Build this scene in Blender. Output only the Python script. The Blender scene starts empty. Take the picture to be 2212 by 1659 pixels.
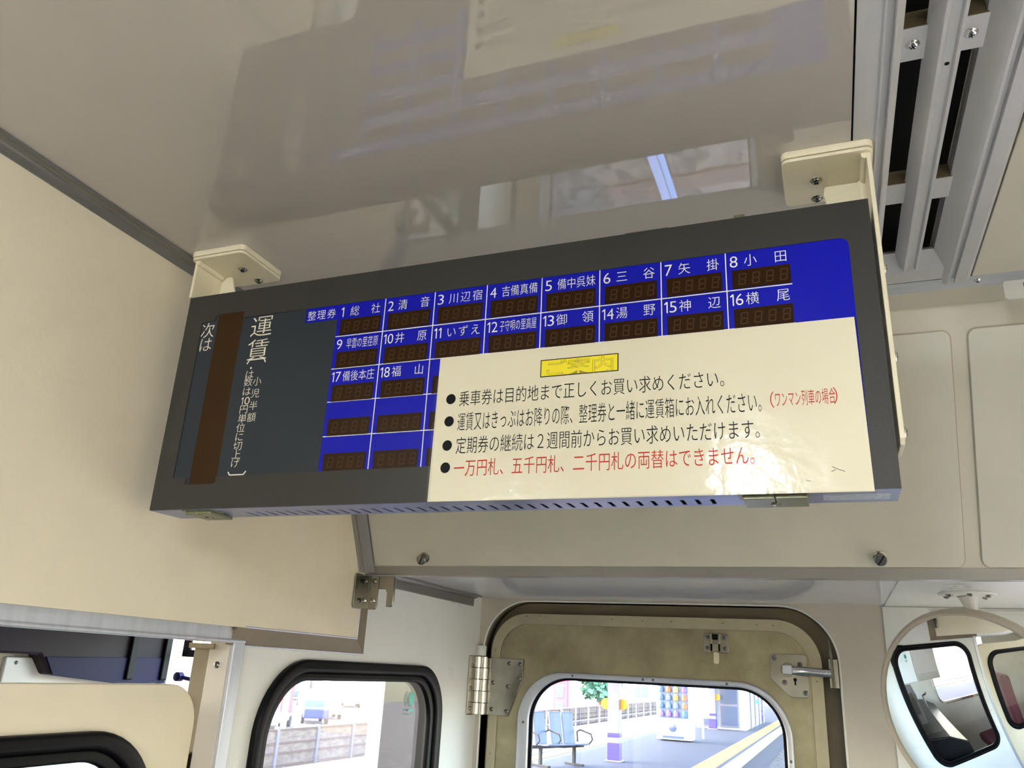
import bpy, bmesh, math, random
from mathutils import Matrix, Vector
random.seed(7)
S = bpy.context.scene
COL = S.collection

# ------------------------------------------------------------------ camera
M = ((0.9340460216400528, 0.3537695048108869, 0.04904250120303542),
     (-0.07644979080003109, 0.33217446712720233, -0.940114648793109),
     (-0.3488745604727025, 0.8743610586334567, 0.33731184414479076))
FPX = 1729.05
cam = bpy.data.cameras.new('camera')
camo = bpy.data.objects.new('camera', cam)
COL.objects.link(camo)
cam.sensor_width = 36.0
cam.lens = FPX / 2212 * 36.0
cam.clip_start = 0.02
cam.clip_end = 2000
R_ = Matrix(((M[0][0], -M[1][0], -M[2][0]), (M[0][1], -M[1][1], -M[2][1]), (M[0][2], -M[1][2], -M[2][2])))
camo.matrix_world = R_.to_4x4()
S.camera = camo

def at(px, py, Y):
    """a point seen at a photo pixel, standing at depth Y down the line"""
    a = ((px - 1106) / FPX, (py - 829.5) / FPX, 1.0)
    d = [sum(M[i][j] * a[i] for i in range(3)) for j in range(3)]
    k = Y / d[1]
    return Vector((d[0] * k, Y, d[2] * k))

# ------------------------------------------------------------------ world and light
w = bpy.data.worlds.new('world')
S.world = w
w.use_nodes = True
nt = w.node_tree
bg = nt.nodes['Background']
sky = nt.nodes.new('ShaderNodeTexSky')
sky.sky_type = 'NISHITA'
sky.sun_disc = False
sky.sun_elevation = math.radians(48)
sky.sun_rotation = math.radians(250)
sky.air_density = 1.4
sky.dust_density = 2.5
nt.links.new(sky.outputs[0], bg.inputs[0])
bg.inputs[1].default_value = 3.0

def sun_lamp():
    l = bpy.data.lights.new('sun', 'SUN')
    l.energy = 11.0
    l.angle = math.radians(0.6)
    l.color = (1.0, 0.95, 0.87)
    o = bpy.data.objects.new('sun', l)
    COL.objects.link(o)
    d = Vector((0.16, 0.50, -0.85))
    o.rotation_euler = d.to_track_quat('-Z', 'Y').to_euler()
sun_lamp()

def area(name, loc, size, size_y, power, color, direction=(0, 0, -1)):
    l = bpy.data.lights.new(name, 'AREA')
    l.shape = 'RECTANGLE'
    l.size = size
    l.size_y = size_y
    l.energy = power
    l.color = color
    o = bpy.data.objects.new(name, l)
    COL.objects.link(o)
    o.location = loc
    o.rotation_euler = Vector(direction).to_track_quat('-Z', 'Y').to_euler()
    return o
S.view_settings.view_transform = 'Standard'
S.view_settings.look = 'None'
S.view_settings.exposure = 0.30
S.view_settings.gamma = 1.0
S.view_settings.use_curve_mapping = False

# ------------------------------------------------------------------ materials
def lin(c):
    o = []
    for v in c:
        v /= 255.0
        o.append(v / 12.92 if v <= 0.04045 else ((v + 0.055) / 1.055) ** 2.4)
    return tuple(o) + (1.0,)

def mat(name, c, rough=0.5, metal=0.0, ior=1.5, var=0.0, vscale=6.0, bump=0.0, bscale=120.0, emit=None, estr=0.0,
        dark=None, stretch=None, spec=None):
    m = bpy.data.materials.new(name)
    m.use_nodes = True
    t = m.node_tree
    b = t.nodes['Principled BSDF']
    b.inputs['Base Color'].default_value = lin(c)
    b.inputs['Roughness'].default_value = rough
    b.inputs['Metallic'].default_value = metal
    b.inputs['IOR'].default_value = ior
    if spec is not None:
        b.inputs['Specular IOR Level'].default_value = spec
    tc = t.nodes.new('ShaderNodeTexCoord')
    src = tc.outputs['Object']
    if stretch:
        mp = t.nodes.new('ShaderNodeMapping')
        mp.inputs['Scale'].default_value = stretch
        t.links.new(src, mp.inputs[0])
        src = mp.outputs[0]
    if var > 0:
        n = t.nodes.new('ShaderNodeTexNoise')
        n.inputs['Scale'].default_value = vscale
        n.inputs['Detail'].default_value = 5
        n.inputs['Roughness'].default_value = 0.6
        t.links.new(src, n.inputs['Vector'])
        r = t.nodes.new('ShaderNodeValToRGB')
        r.color_ramp.elements[0].position = 0.3
        r.color_ramp.elements[1].position = 0.7
        k = 1 - var
        c0 = dark if dark else (c[0] * k, c[1] * k, c[2] * k)
        r.color_ramp.elements[0].color = lin(c0)
        r.color_ramp.elements[1].color = lin(c)
        t.links.new(n.outputs['Fac'], r.inputs['Fac'])
        t.links.new(r.outputs['Color'], b.inputs['Base Color'])
        rr_ = t.nodes.new('ShaderNodeMapRange')
        rr_.inputs['To Min'].default_value = max(0.02, rough * 0.85)
        rr_.inputs['To Max'].default_value = min(1, rough * 1.2)
        t.links.new(n.outputs['Fac'], rr_.inputs['Value'])
        t.links.new(rr_.outputs[0], b.inputs['Roughness'])
    if bump > 0:
        n2 = t.nodes.new('ShaderNodeTexNoise')
        n2.inputs['Scale'].default_value = bscale
        n2.inputs['Detail'].default_value = 3
        t.links.new(src, n2.inputs['Vector'])
        bp = t.nodes.new('ShaderNodeBump')
        bp.inputs['Strength'].default_value = bump
        bp.inputs['Distance'].default_value = 0.002
        t.links.new(n2.outputs['Fac'], bp.inputs['Height'])
        t.links.new(bp.outputs[0], b.inputs['Normal'])
    if emit:
        b.inputs['Emission Color'].default_value = lin(emit)
        b.inputs['Emission Strength'].default_value = estr
    return m

def glass(name, tint=(255, 255, 255), ior=1.5):
    m = bpy.data.materials.new(name)
    m.use_nodes = True
    t = m.node_tree
    t.nodes.clear()
    o = t.nodes.new('ShaderNodeOutputMaterial')
    mx = t.nodes.new('ShaderNodeMixShader')
    tr = t.nodes.new('ShaderNodeBsdfTransparent')
    tr.inputs[0].default_value = lin(tint)
    gl = t.nodes.new('ShaderNodeBsdfGlossy')
    gl.inputs['Roughness'].default_value = 0.0
    fr = t.nodes.new('ShaderNodeFresnel')
    fr.inputs[0].default_value = ior
    ge = t.nodes.new('ShaderNodeNewGeometry')
    mr_ = t.nodes.new('ShaderNodeMapRange')
    mr_.inputs['To Min'].default_value = ior
    mr_.inputs['To Max'].default_value = 1.0 / ior
    t.links.new(ge.outputs['Backfacing'], mr_.inputs['Value'])
    t.links.new(mr_.outputs[0], fr.inputs[0])
    t.links.new(fr.outputs[0], mx.inputs[0])
    t.links.new(tr.outputs[0], mx.inputs[1])
    t.links.new(gl.outputs[0], mx.inputs[2])
    t.links.new(mx.outputs[0], o.inputs[0])
    return m

def gravel(name, c1, c2, scale):
    m = mat(name, c1, 0.95)
    t = m.node_tree
    b = t.nodes['Principled BSDF']
    tc = t.nodes.new('ShaderNodeTexCoord')
    v = t.nodes.new('ShaderNodeTexVoronoi')
    v.inputs['Scale'].default_value = scale
    t.links.new(tc.outputs['Object'], v.inputs['Vector'])
    r = t.nodes.new('ShaderNodeValToRGB')
    r.color_ramp.elements[0].color = lin(c2)
    r.color_ramp.elements[1].color = lin(c1)
    sp = t.nodes.new('ShaderNodeSeparateColor')
    t.links.new(v.outputs['Color'], sp.inputs[0])
    t.links.new(sp.outputs[0], r.inputs['Fac'])
    t.links.new(r.outputs['Color'], b.inputs['Base Color'])
    bp = t.nodes.new('ShaderNodeBump')
    bp.inputs['Distance'].default_value = 0.03
    t.links.new(v.outputs['Distance'], bp.inputs['Height'])
    t.links.new(bp.outputs[0], b.inputs['Normal'])
    return m

K = {}
K['ceiling'] = mat('ceiling_laminate', (192, 187, 182), 0.018, ior=2.0, var=0.03, vscale=2)
K['cream'] = mat('cream_wall', (224, 214, 190), 0.55, var=0.04, vscale=5, bump=0.1, bscale=300)
K['bulkhead'] = mat('bulkhead_cream', (212, 206, 190), 0.5, var=0.04, vscale=4, bump=0.2, bscale=260)
K['lid'] = mat('lid_cream', (214, 210, 196), 0.42, var=0.05, vscale=5, bump=0.08, bscale=90)
K['white'] = mat('white_paint', (222, 222, 218), 0.28, var=0.04, vscale=4)
K['soffit'] = mat('soffit_paint', (214, 212, 216), 0.12, var=0.05, vscale=4)
K['offwhite'] = mat('off_white_paint', (196, 189, 176), 0.35, var=0.06, vscale=6)
K['grille'] = mat('grille_paint', (198, 197, 200), 0.32, 0.15, var=0.05, vscale=8)
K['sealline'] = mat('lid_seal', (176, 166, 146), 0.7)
K['mirrorrim'] = mat('taupe_rim', (186, 176, 158), 0.4, var=0.05)
K['alu'] = mat('aluminium_trim', (206, 210, 220), 0.3, 0.5, var=0.08, vscale=8, stretch=(1, 8, 1))
K['alu_dull'] = mat('dull_aluminium', (150, 148, 146), 0.38, 0.7, var=0.08, vscale=10)
K['trimgrey'] = mat('grey_moulding', (162, 158, 154), 0.32, 0.3, var=0.06, vscale=6)
K['steel'] = mat('stainless_steel', (164, 161, 152), 0.2, 1.0, var=0.2, vscale=14)
K['chrome'] = mat('polished_chrome', (225, 225, 225), 0.07, 1.0)
K['dark'] = mat('dark_recess', (14, 14, 16), 0.8)
K['slotdark'] = mat('dark_slot', (6, 6, 8), 0.9)
K['bronze'] = mat('brushed_door_steel', (172, 165, 136), 0.4, 0.7, var=0.16, vscale=7, dark=(126, 116, 90), bump=0.12, bscale=60)
K['doorstrip'] = mat('door_edge_strip', (176, 169, 144), 0.4, 0.65, var=0.1, vscale=9, bump=0.1, bscale=60)
K['jamb'] = mat('olive_jamb', (132, 119, 95), 0.5, 0.1, var=0.14, vscale=8)
K['rubber'] = mat('black_rubber', (5, 5, 8), 0.45, spec=0.16)
K['bracket'] = mat('ivory_bracket', (236, 226, 196), 0.3, var=0.05, vscale=20)
K['housing'] = mat('olive_black_housing', (52, 51, 46), 0.42, 0.0, var=0.06, vscale=5, bump=0.1, bscale=700, spec=0.35)
K['underside'] = mat('housing_grey_sheet', (134, 140, 178), 0.32, 0.6)  # grey metal; the blue light it reflects is put into the base colour
K['slate'] = mat('slate_face', (40, 47, 54), 0.35, spec=0.3)
K['blue'] = mat('blue_face', (10, 16, 168), 0.3, spec=0.22)
K['brownwin'] = mat('brown_display_window', (46, 26, 6), 0.2, spec=0.2)
K['dotwin'] = mat('brown_dot_window', (54, 33, 10), 0.3, spec=0.2)
K['segment'] = mat('unlit_segment', (66, 42, 14), 0.4, spec=0.2)
K['print'] = mat('white_print', (238, 238, 232), 0.4)
K['printwarm'] = mat('cream_print', (226, 220, 198), 0.4)
K['paper'] = mat('laminated_paper', (232, 225, 198), 0.13, var=0.02, vscale=8, bump=0.4, bscale=42, spec=0.24)
K['film'] = glass('laminate_film', (246, 246, 246))
K['black_ink'] = mat('black_ink', (12, 14, 14), 0.4, spec=0.12)
K['red_ink'] = mat('red_ink', (190, 34, 20), 0.4, spec=0.12)
K['yellow'] = mat('yellow_label', (244, 226, 10), 0.35)
K['yellowline'] = mat('outline_ink', (150, 138, 20), 0.4)
K['greenmetal'] = mat('olive_catch', (122, 124, 98), 0.35, 0.5)
K['sticker'] = mat('pale_sticker', (186, 200, 220), 0.3, var=0.25, vscale=160)
K['glass'] = glass('window_glass')
K['mirror'] = mat('mirror_silver', (232, 236, 238), 0.0, 1.0)
K['cabdark'] = mat('cab_front_grey', (74, 74, 78), 0.5, var=0.05)
K['plum'] = mat('dark_plum_plastic', (40, 30, 38), 0.45, var=0.1, spec=0.15)
K['navy'] = mat('navy_plastic', (18, 13, 58), 0.45, spec=0.15)
K['floor'] = mat('grey_floor', (56, 58, 60), 0.5, var=0.1)
K['seat'] = mat('maroon_moquette', (92, 30, 44), 0.9, var=0.2, vscale=40)
K['blueplate'] = mat('dark_blue_print', (18, 30, 92), 0.4)
K['plate'] = mat('pale_grey_plate', (206, 204, 196), 0.35)
# outdoors
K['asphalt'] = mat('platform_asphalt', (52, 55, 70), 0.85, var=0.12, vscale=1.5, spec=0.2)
K['tactile'] = mat('yellow_tactile', (158, 102, 34), 0.8)
K['concrete'] = mat('pale_concrete', (180, 178, 172), 0.85, var=0.15, vscale=2)
K['ballast'] = gravel('ballast_stones', (104, 92, 86), (44, 40, 38), 13)
K['rust'] = mat('rusty_rail', (150, 84, 62), 0.7, var=0.2)
K['railtop'] = mat('worn_rail', (150, 158, 190), 0.3, 0.6)
K['fence'] = mat('weathered_fence', (126, 112, 100), 0.9, var=0.35, vscale=3.5, dark=(80, 68, 60), stretch=(1, 1, 3))
K['fencebrown'] = mat('fence_brown', (76, 58, 50), 0.85)
K['purple'] = mat('purple_paint', (52, 38, 170), 0.5)
K['paleiron'] = mat('pale_painted_steel', (104, 102, 116), 0.5)
K['orange'] = mat('yellow_plate', (196, 126, 4), 0.5)
K['vendwhite'] = mat('vending_white', (180, 188, 196), 0.35)
K['vendwin'] = mat('vending_window', (90, 112, 150), 0.2)
K['bench'] = mat('blue_grey_seat', (62, 74, 104), 0.45)
K['darkglass'] = mat('dark_glazing', (70, 80, 104), 0.12)
K['asphaltlot'] = mat('lot_ground', (96, 84, 80), 0.9, var=0.1)
K['tyre'] = mat('tyre', (24, 24, 28), 0.8)
K['foliage'] = mat('foliage', (58, 106, 82), 0.9, var=0.4, vscale=2)

# ------------------------------------------------------------------ geometry helpers
def tag(o, label=None, cat=None, group=None, kind=None):
    if label: o['label'] = label
    if cat: o['category'] = cat
    if group: o['group'] = group
    if kind: o['kind'] = kind
    return o

def thing(name, loc, label, cat, group=None, rot=None, kind=None):
    o = bpy.data.objects.new(name, None)
    o.empty_display_size = 0.05
    o.location = loc
    if rot is not None: o.rotation_euler = rot
    COL.objects.link(o)
    return tag(o, label, cat, group, kind)

def link(name, me, m, parent=None, smooth=False):
    if m is not None and not me.materials:
        for x in (m if isinstance(m, (list, tuple)) else [m]):
            me.materials.append(x)
    if smooth:
        for p in me.polygons: p.use_smooth = True
    o = bpy.data.objects.new(name, me)
    COL.objects.link(o)
    if parent is not None:
        o.parent = parent
    return o

def offset_of(parent):
    """world position of an (unrotated) parent chain"""
    v = Vector((0, 0, 0))
    while parent is not None:
        v += Vector(parent.location)
        parent = parent.parent
    return v

class MB:
    def __init__(s):
        s.bm = bmesh.new()
    def box(s, x0, x1, y0, y1, z0, z1, mi=0):
        v = [s.bm.verts.new(p) for p in ((x0, y0, z0), (x1, y0, z0), (x1, y1, z0), (x0, y1, z0), (x0, y0, z1), (x1, y0, z1), (x1, y1, z1), (x0, y1, z1))]
        for f in ((0, 3, 2, 1), (4, 5, 6, 7), (0, 1, 5, 4), (1, 2, 6, 5), (2, 3, 7, 6), (3, 0, 4, 7)):
            s.bm.faces.new([v[i] for i in f]).material_index = mi
        return s
    def obox(s, c, ax, h, mi=0):
        """oriented box: centre, three unit axes, half sizes"""
        v = []
        for sz in (-1, 1):
            for sx, sy in ((-1, -1), (1, -1), (1, 1), (-1, 1)):
                v.append(s.bm.verts.new(Vector(c) + Vector(ax[0]) * h[0] * sx + Vector(ax[1]) * h[1] * sy + Vector(ax[2]) * h[2] * sz))
        for f in ((0, 3, 2, 1), (4, 5, 6, 7), (0, 1, 5, 4), (1, 2, 6, 5), (2, 3, 7, 6), (3, 0, 4, 7)):
            s.bm.faces.new([v[i] for i in f]).material_index = mi
        return s
    def prism(s, prof, a, b, place, mi=0):
        """closed 2D profile swept from a to b; place(t, p, q) -> point"""
        A = [s.bm.verts.new(place(a, p, q)) for p, q in prof]
        B = [s.bm.verts.new(place(b, p, q)) for p, q in prof]
        n = len(prof)
        for i in range(n):
            j = (i + 1) % n
            s.bm.faces.new((A[i], A[j], B[j], B[i])).material_index = mi
        s.bm.faces.new(A[::-1]).material_index = mi
        s.bm.faces.new(B).material_index = mi
        return s
    def tube(s, path, r, n=12, mi=0, closed=False):
        path = [Vector(p) for p in path]
        rings = []
        N = len(path)
        up = None
        for i, p in enumerate(path):
            if closed:
                d = path[(i + 1) % N] - path[i - 1]
            else:
                d = path[min(i + 1, N - 1)] - path[max(i - 1, 0)]
            d.normalize()
            if up is None:
                up = d.orthogonal().normalized()
            u = (up - d * up.dot(d)).normalized()
            up = u
            v = d.cross(u)
            rr_ = r[i] if isinstance(r, (list, tuple)) else r
            rings.append([s.bm.verts.new(p + (u * math.cos(a) + v * math.sin(a)) * rr_) for a in [2 * math.pi * k / n for k in range(n)]])
        for i in range(N if closed else N - 1):
            A, B = rings[i], rings[(i + 1) % N]
            for k in range(n):
                s.bm.faces.new((A[k], A[(k + 1) % n], B[(k + 1) % n], B[k])).material_index = mi
        if not closed:
            s.bm.faces.new(rings[0][::-1]).material_index = mi
            s.bm.faces.new(rings[-1]).material_index = mi
        return s
    def lathe(s, prof, c, axis, n=20, mi=0):
        """profile of (radius, height) turned about axis at c"""
        ax = Vector(axis).normalized()
        u = ax.orthogonal().normalized()
        v = ax.cross(u)
        rings = []
        for r, h in prof:
            if r < 1e-7:
                rings.append([s.bm.verts.new(Vector(c) + ax * h)])
            else:
                rings.append([s.bm.verts.new(Vector(c) + ax * h + (u * math.cos(a) + v * math.sin(a)) * r) for a in [2 * math.pi * k / n for k in range(n)]])
        for A, B in zip(rings, rings[1:]):
            for k in range(n):
                if len(A) == 1 and len(B) > 1: s.bm.faces.new((A[0], B[(k + 1) % n], B[k])).material_index = mi
                elif len(B) == 1 and len(A) > 1: s.bm.faces.new((A[k], A[(k + 1) % n], B[0])).material_index = mi
                elif len(A) > 1: s.bm.faces.new((A[k], A[(k + 1) % n], B[(k + 1) % n], B[k])).material_index = mi
        return s
    def build(s, name, m, parent=None, bevel=0.0, smooth=False, seg=2, local=False):
        bmesh.ops.recalc_face_normals(s.bm, faces=s.bm.faces)
        if bevel > 0:
            es = [e for e in s.bm.edges if len(e.link_faces) == 2 and e.calc_face_angle(0) > 0.6]
            bmesh.ops.bevel(s.bm, geom=es, offset=bevel, segments=seg, affect='EDGES', profile=0.5, clamp_overlap=True)
        if parent is not None and not local:
            off = offset_of(parent)
            for v in s.bm.verts: v.co -= off
        me = bpy.data.meshes.new(name)
        s.bm.to_mesh(me)
        s.bm.free()
        if smooth:
            me.polygons.foreach_set('use_smooth', [True] * len(me.polygons))
            try: me.set_sharp_from_angle(angle=math.radians(38))
            except Exception: pass
        return link(name, me, m, parent)

def rr(x0, x1, y0, y1, r, n=8):
    """rounded rectangle; r = one radius or (bl, br, tr, tl)"""
    if not isinstance(r, (list, tuple)): r = (r,) * 4
    out = []
    for (cx, cy, a0, q) in ((x0 + r[0], y0 + r[0], 180, r[0]), (x1 - r[1], y0 + r[1], 270, r[1]), (x1 - r[2], y1 - r[2], 0, r[2]), (x0 + r[3], y1 - r[3], 90, r[3])):
        if q <= 0:
            out.append((cx, cy)); continue
        for k in range(n + 1):
            a = math.radians(a0 + 90 * k / n)
            out.append((cx + q * math.cos(a), cy + q * math.sin(a)))
    return out

def shape_mesh(outer, holes, t, place, name, bevel=0.0):
    """flat plate with holes. local (p,q,depth 0..t) -> place()"""
    cu = bpy.data.curves.new('tmp', 'CURVE')
    cu.dimensions = '2D'
    cu.fill_mode = 'BOTH'
    cu.extrude = max(t / 2 - bevel, 0)
    cu.bevel_depth = bevel
    cu.bevel_resolution = 2
    cu.offset = -bevel
    for pts in [outer] + list(holes):
        sp = cu.splines.new('POLY')
        sp.points.add(len(pts) - 1)
        for i, p in enumerate(pts): sp.points[i].co = (p[0], p[1], 0, 1)
        sp.use_cyclic_u = True
    o = bpy.data.objects.new('tmp', cu)
    COL.objects.link(o)
    dg = bpy.context.evaluated_depsgraph_get()
    me = bpy.data.meshes.new_from_object(o.evaluated_get(dg))
    bpy.data.objects.remove(o)
    bpy.data.curves.remove(cu)
    me.name = name
    for v in me.vertices:
        v.co = place(v.co.x, v.co.y, v.co.z + t / 2)
    bm = bmesh.new()
    bm.from_mesh(me)
    bmesh.ops.remove_doubles(bm, verts=bm.verts, dist=1e-6)
    bmesh.ops.recalc_face_normals(bm, faces=bm.faces)
    bm.to_mesh(me)
    bm.free()
    me.materials.clear()
    return me

def plate(name, outer, holes, t, place, m, parent=None, bevel=0.0, local=False, smooth=False):
    me = shape_mesh(outer, holes, t, place, name, bevel)
    if parent is not None and not local:
        off = offset_of(parent)
        for v in me.vertices: v.co -= off
    if smooth:
        me.polygons.foreach_set('use_smooth', [True] * len(me.polygons))
        try: me.set_sharp_from_angle(angle=math.radians(38))
        except Exception: pass
    return link(name, me, m, parent)

# placement maps
def onX(X, s=-1):      # plane of constant X, p=Y, q=Z, depth grows in s*X
    return lambda p, q, d: Vector((X + s * d, p, q))
def onY(Y, s=1):       # plane of constant Y, p=X, q=Z
    return lambda p, q, d: Vector((p, Y + s * d, q))
def onZ(Z, s=1):
    return lambda p, q, d: Vector((p, q, Z + s * d))

# cross-head pan screw, one shared mesh per size
_screw = {}
def screw(c, normal, r=0.0055, parent=None, name='screw', m='chrome', slot=False):
    key = (round(r, 4), m, slot)
    if key not in _screw:
        b = MB()
        b.lathe([(r * 1.18, -r * 0.1), (r * 1.18, r * 0.08), (r, r * 0.1), (r * 0.97, r * 0.35), (r * 0.75, r * 0.56), (r * 0.4, r * 0.66), (0, r * 0.68)], (0, 0, 0), (0, 0, 1), 18)
        if slot:
            b.box(-r * 0.9, r * 0.9, -r * 0.12, r * 0.12, r * 0.3, r * 0.7, 1)
        else:
            b.box(-r * 0.5, r * 0.5, -r * 0.12, r * 0.12, r * 0.3, r * 0.705, 1)
            b.box(-r * 0.12, r * 0.12, -r * 0.5, r * 0.5, r * 0.3, r * 0.705, 1)
        bmesh.ops.recalc_face_normals(b.bm, faces=b.bm.faces)
        me = bpy.data.meshes.new('screw')
        b.bm.to_mesh(me); b.bm.free()
        me.materials.append(K[m]); me.materials.append(K['slotdark'])
        for p in me.polygons: p.use_smooth = p.material_index == 0
        _screw[key] = me
    o = bpy.data.objects.new(name, _screw[key])
    COL.objects.link(o)
    q = Vector(normal).to_track_quat('Z', 'Y')
    o.rotation_euler = (q @ Matrix.Rotation(random.uniform(0, 1.5), 3, 'Z').to_quaternion()).to_euler()
    o.location = Vector(c) - (offset_of(parent) if parent is not None else Vector((0, 0, 0)))
    if parent is not None: o.parent = parent
    return o

THIN = -0.0065
# lettering: flat print meshes laid on a surface
def glyphs(items):
    """items: (text, x, z_top, w, h, mode) in mm on the face; returns verts, faces. mode em: w,h per em; mode box: fit ink to box"""
    V, F = [], []
    for text, x, z, w_, h_, mode in items:
        if text == '1':
            b0 = len(V)
            V += [(x + w_ * a, z + h_ * c) for a, c in ((1, 0), (1, 1), (0.66, 1), (0.66, 0.18), (0.66, 0), (0.05, 0.17), (0.05, 0.26))]
            F += [[b0, b0 + 1, b0 + 2, b0 + 3, b0 + 4], [b0 + 4, b0 + 3, b0 + 6, b0 + 5]]
            continue
        cu = bpy.data.curves.new('tmp', 'FONT')
        cu.body = text
        cu.resolution_u = 3
        cu.offset = THIN
        o = bpy.data.objects.new('tmp', cu)
        COL.objects.link(o)
        dg = bpy.context.evaluated_depsgraph_get()
        me = bpy.data.meshes.new_from_object(o.evaluated_get(dg))
        bpy.data.objects.remove(o)
        bpy.data.curves.remove(cu)
        xs = [v.co.x for v in me.vertices]; ys = [v.co.y for v in me.vertices]
        if not xs: continue
        b0 = len(V)
        if mode == 'em':
            n = len(text)
            for v in me.vertices: V.append((x + v.co.x * w_ / EM, z + (0.88 * EM - v.co.y) * h_ / EM))
        else:
            sx = w_ / max(max(xs) - min(xs), 1e-6); sy = h_ / max(max(ys) - min(ys), 1e-6)
            for v in me.vertices: V.append((x + (v.co.x - min(xs)) * sx, z + (max(ys) - v.co.y) * sy))
        for p in me.polygons: F.append([b0 + i for i in p.vertices])
        bpy.data.meshes.remove(me)
    return V, F

def em_size():
    cu = bpy.data.curves.new('tmp', 'FONT'); cu.body = '口口口口口口口口口口口'
    cu2 = bpy.data.curves.new('tmp', 'FONT'); cu2.body = '口'
    d = []
    for c in (cu, cu2):
        o = bpy.data.objects.new('tmp', c); COL.objects.link(o)
        dg = bpy.context.evaluated_depsgraph_get()
        me = bpy.data.meshes.new_from_object(o.evaluated_get(dg))
        xs = [v.co.x for v in me.vertices]
        d.append(max(xs) - min(xs))
        bpy.data.objects.remove(o); bpy.data.curves.remove(c); bpy.data.meshes.remove(me)
    return (d[0] - d[1]) / 10
EM = em_size()

# ================================================================== THE CAR'S SHELL
XW, XU = -0.890, -0.875        # lower left wall, upper left panel
CZ = 0.558                     # ceiling
DY = 2.09                      # front end wall
SZ = 0.185                     # soffit over the door
XR, XL2 = 1.04, -1.98          # outer sides of the car
FZ = -1.55                     # floor
SK = dict(kind='structure')

b = MB(); b.box(XL2 - 0.06, XR + 0.06, -6.2, 2.20, FZ - 0.08, FZ)
tag(b.build('floor', K['floor']), **SK)

# ceiling: flat glossy panel left of the air grille
b = MB(); b.box(XL2, 0.0605, -6.2, 1.272, CZ, CZ + 0.012)
ceil = tag(b.build('ceiling', K['ceiling']), **SK)
# right ceiling panel beyond the grille
b = MB(); b.box(0.224, XR, -6.2, 1.168, CZ - 0.0015, CZ + 0.012)
tag(b.build('ceiling_panel_right', K['bulkhead'], ceil, 0.001), **{})
# roof shell closing the cavity above
b = MB(); b.box(XL2 - 0.06, XR + 0.06, -6.2, 2.2, CZ + 0.14, CZ + 0.2)
b.box(XL2 - 0.06, XR + 0.06, 1.28, 1.30, CZ - 0.01, CZ + 0.14)
b.build('roof_void', K['dark'], ceil)

# aluminium air grille running along the ceiling
gr = thing('ceiling_air_grille', (0.14, 0.6, CZ), 'long grey metal air grille with black slots in the ceiling beside the display', 'grille')
Y0g, Y1g = -2.6, 1.168
def sweepY(t, p, q): return Vector((p, t, q))
prof_l = [(0.0625, CZ - 0.001), (0.084, CZ - 0.001), (0.085, CZ - 0.0035), (0.0865, CZ - 0.0035), (0.0875, CZ + 0.001), (0.0930, CZ + 0.001),
          (0.0945, CZ - 0.0045), (0.0965, CZ - 0.0045), (0.1015, CZ - 0.001), (0.1025, CZ + 0.012), (0.0995, CZ + 0.03), (0.0970, CZ + 0.03), (0.098, CZ + 0.006), (0.0625, CZ + 0.004)]
b = MB(); b.prism(prof_l, Y0g, Y1g - 0.003, sweepY); b.build('side_rail', K['grille'], gr)
prof_b = [(0.1225, CZ + 0.012), (0.1335, CZ - 0.004), (0.1365, CZ - 0.004), (0.1385, CZ - 0.0005), (0.1465, CZ - 0.0005), (0.1485, CZ - 0.004), (0.1515, CZ - 0.004), (0.1545, CZ + 0.010), (0.1520, CZ + 0.012), (0.149, CZ + 0.004), (0.1355, CZ + 0.004), (0.1255, CZ + 0.014)]
b = MB(); b.prism(prof_b, Y0g, Y1g - 0.045, sweepY)
slat = b.build('slat', K['grille'], gr)
prof_r = [(0.1700, CZ + 0.03), (0.1710, CZ + 0.012), (0.1880, CZ - 0.002), (0.1925, CZ - 0.0055), (0.1955, CZ - 0.0055), (0.1985, CZ + 0.001), (0.2015, CZ + 0.001), (0.203, CZ - 0.0035), (0.218, CZ - 0.0035), (0.222, CZ - 0.001), (0.222, CZ + 0.006), (0.19, CZ + 0.008), (0.1735, CZ + 0.03)]
b = MB(); b.prism(prof_r, Y0g, Y1g + 0.012, sweepY); b.build('side_rail', K['grille'], gr)
for yc in (0.680, 0.940, 0.42, 0.16, -0.1):
    b = MB(); b.box(0.0985, 0.1745, yc - 0.022, yc + 0.022, CZ + 0.010, CZ + 0.0125)
    b.box(0.0985, 0.1745, yc - 0.0225, yc - 0.020, CZ + 0.0105, CZ + 0.028, 1)
    b.build('crosspiece', [K['grille'], K['jamb']], gr)
    if yc == 0.680:
        screw((0.113, 0.680, CZ + 0.010), (0, 0, -1), 0.0052, gr)
        screw((0.161, 0.680, CZ + 0.010), (0, 0, -1), 0.0052, gr)
b = MB(); b.prism([(1.098, CZ + 0.013), (1.133, CZ - 0.0005), (1.165, CZ - 0.0015), (1.165, CZ + 0.004), (1.133, CZ + 0.004), (1.1, CZ + 0.017)], 0.098, 0.186, lambda t, p, q: Vector((t, p, q)))
b.build('end_piece', K['grille'], gr)
b = MB(); b.lathe([(0, 0), (0.0022, 0.0001), (0.0022, -0.0004), (0, -0.0004)], (0.1425, 0.703, CZ - 0.0008), (0, 0, -1), 12); b.build('rivet', K['slotdark'], gr)
b = MB(); b.box(0.085, 0.2, Y0g, 1.16, CZ + 0.05, CZ + 0.052); b.build('black_cavity', K['slotdark'], gr)

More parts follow.
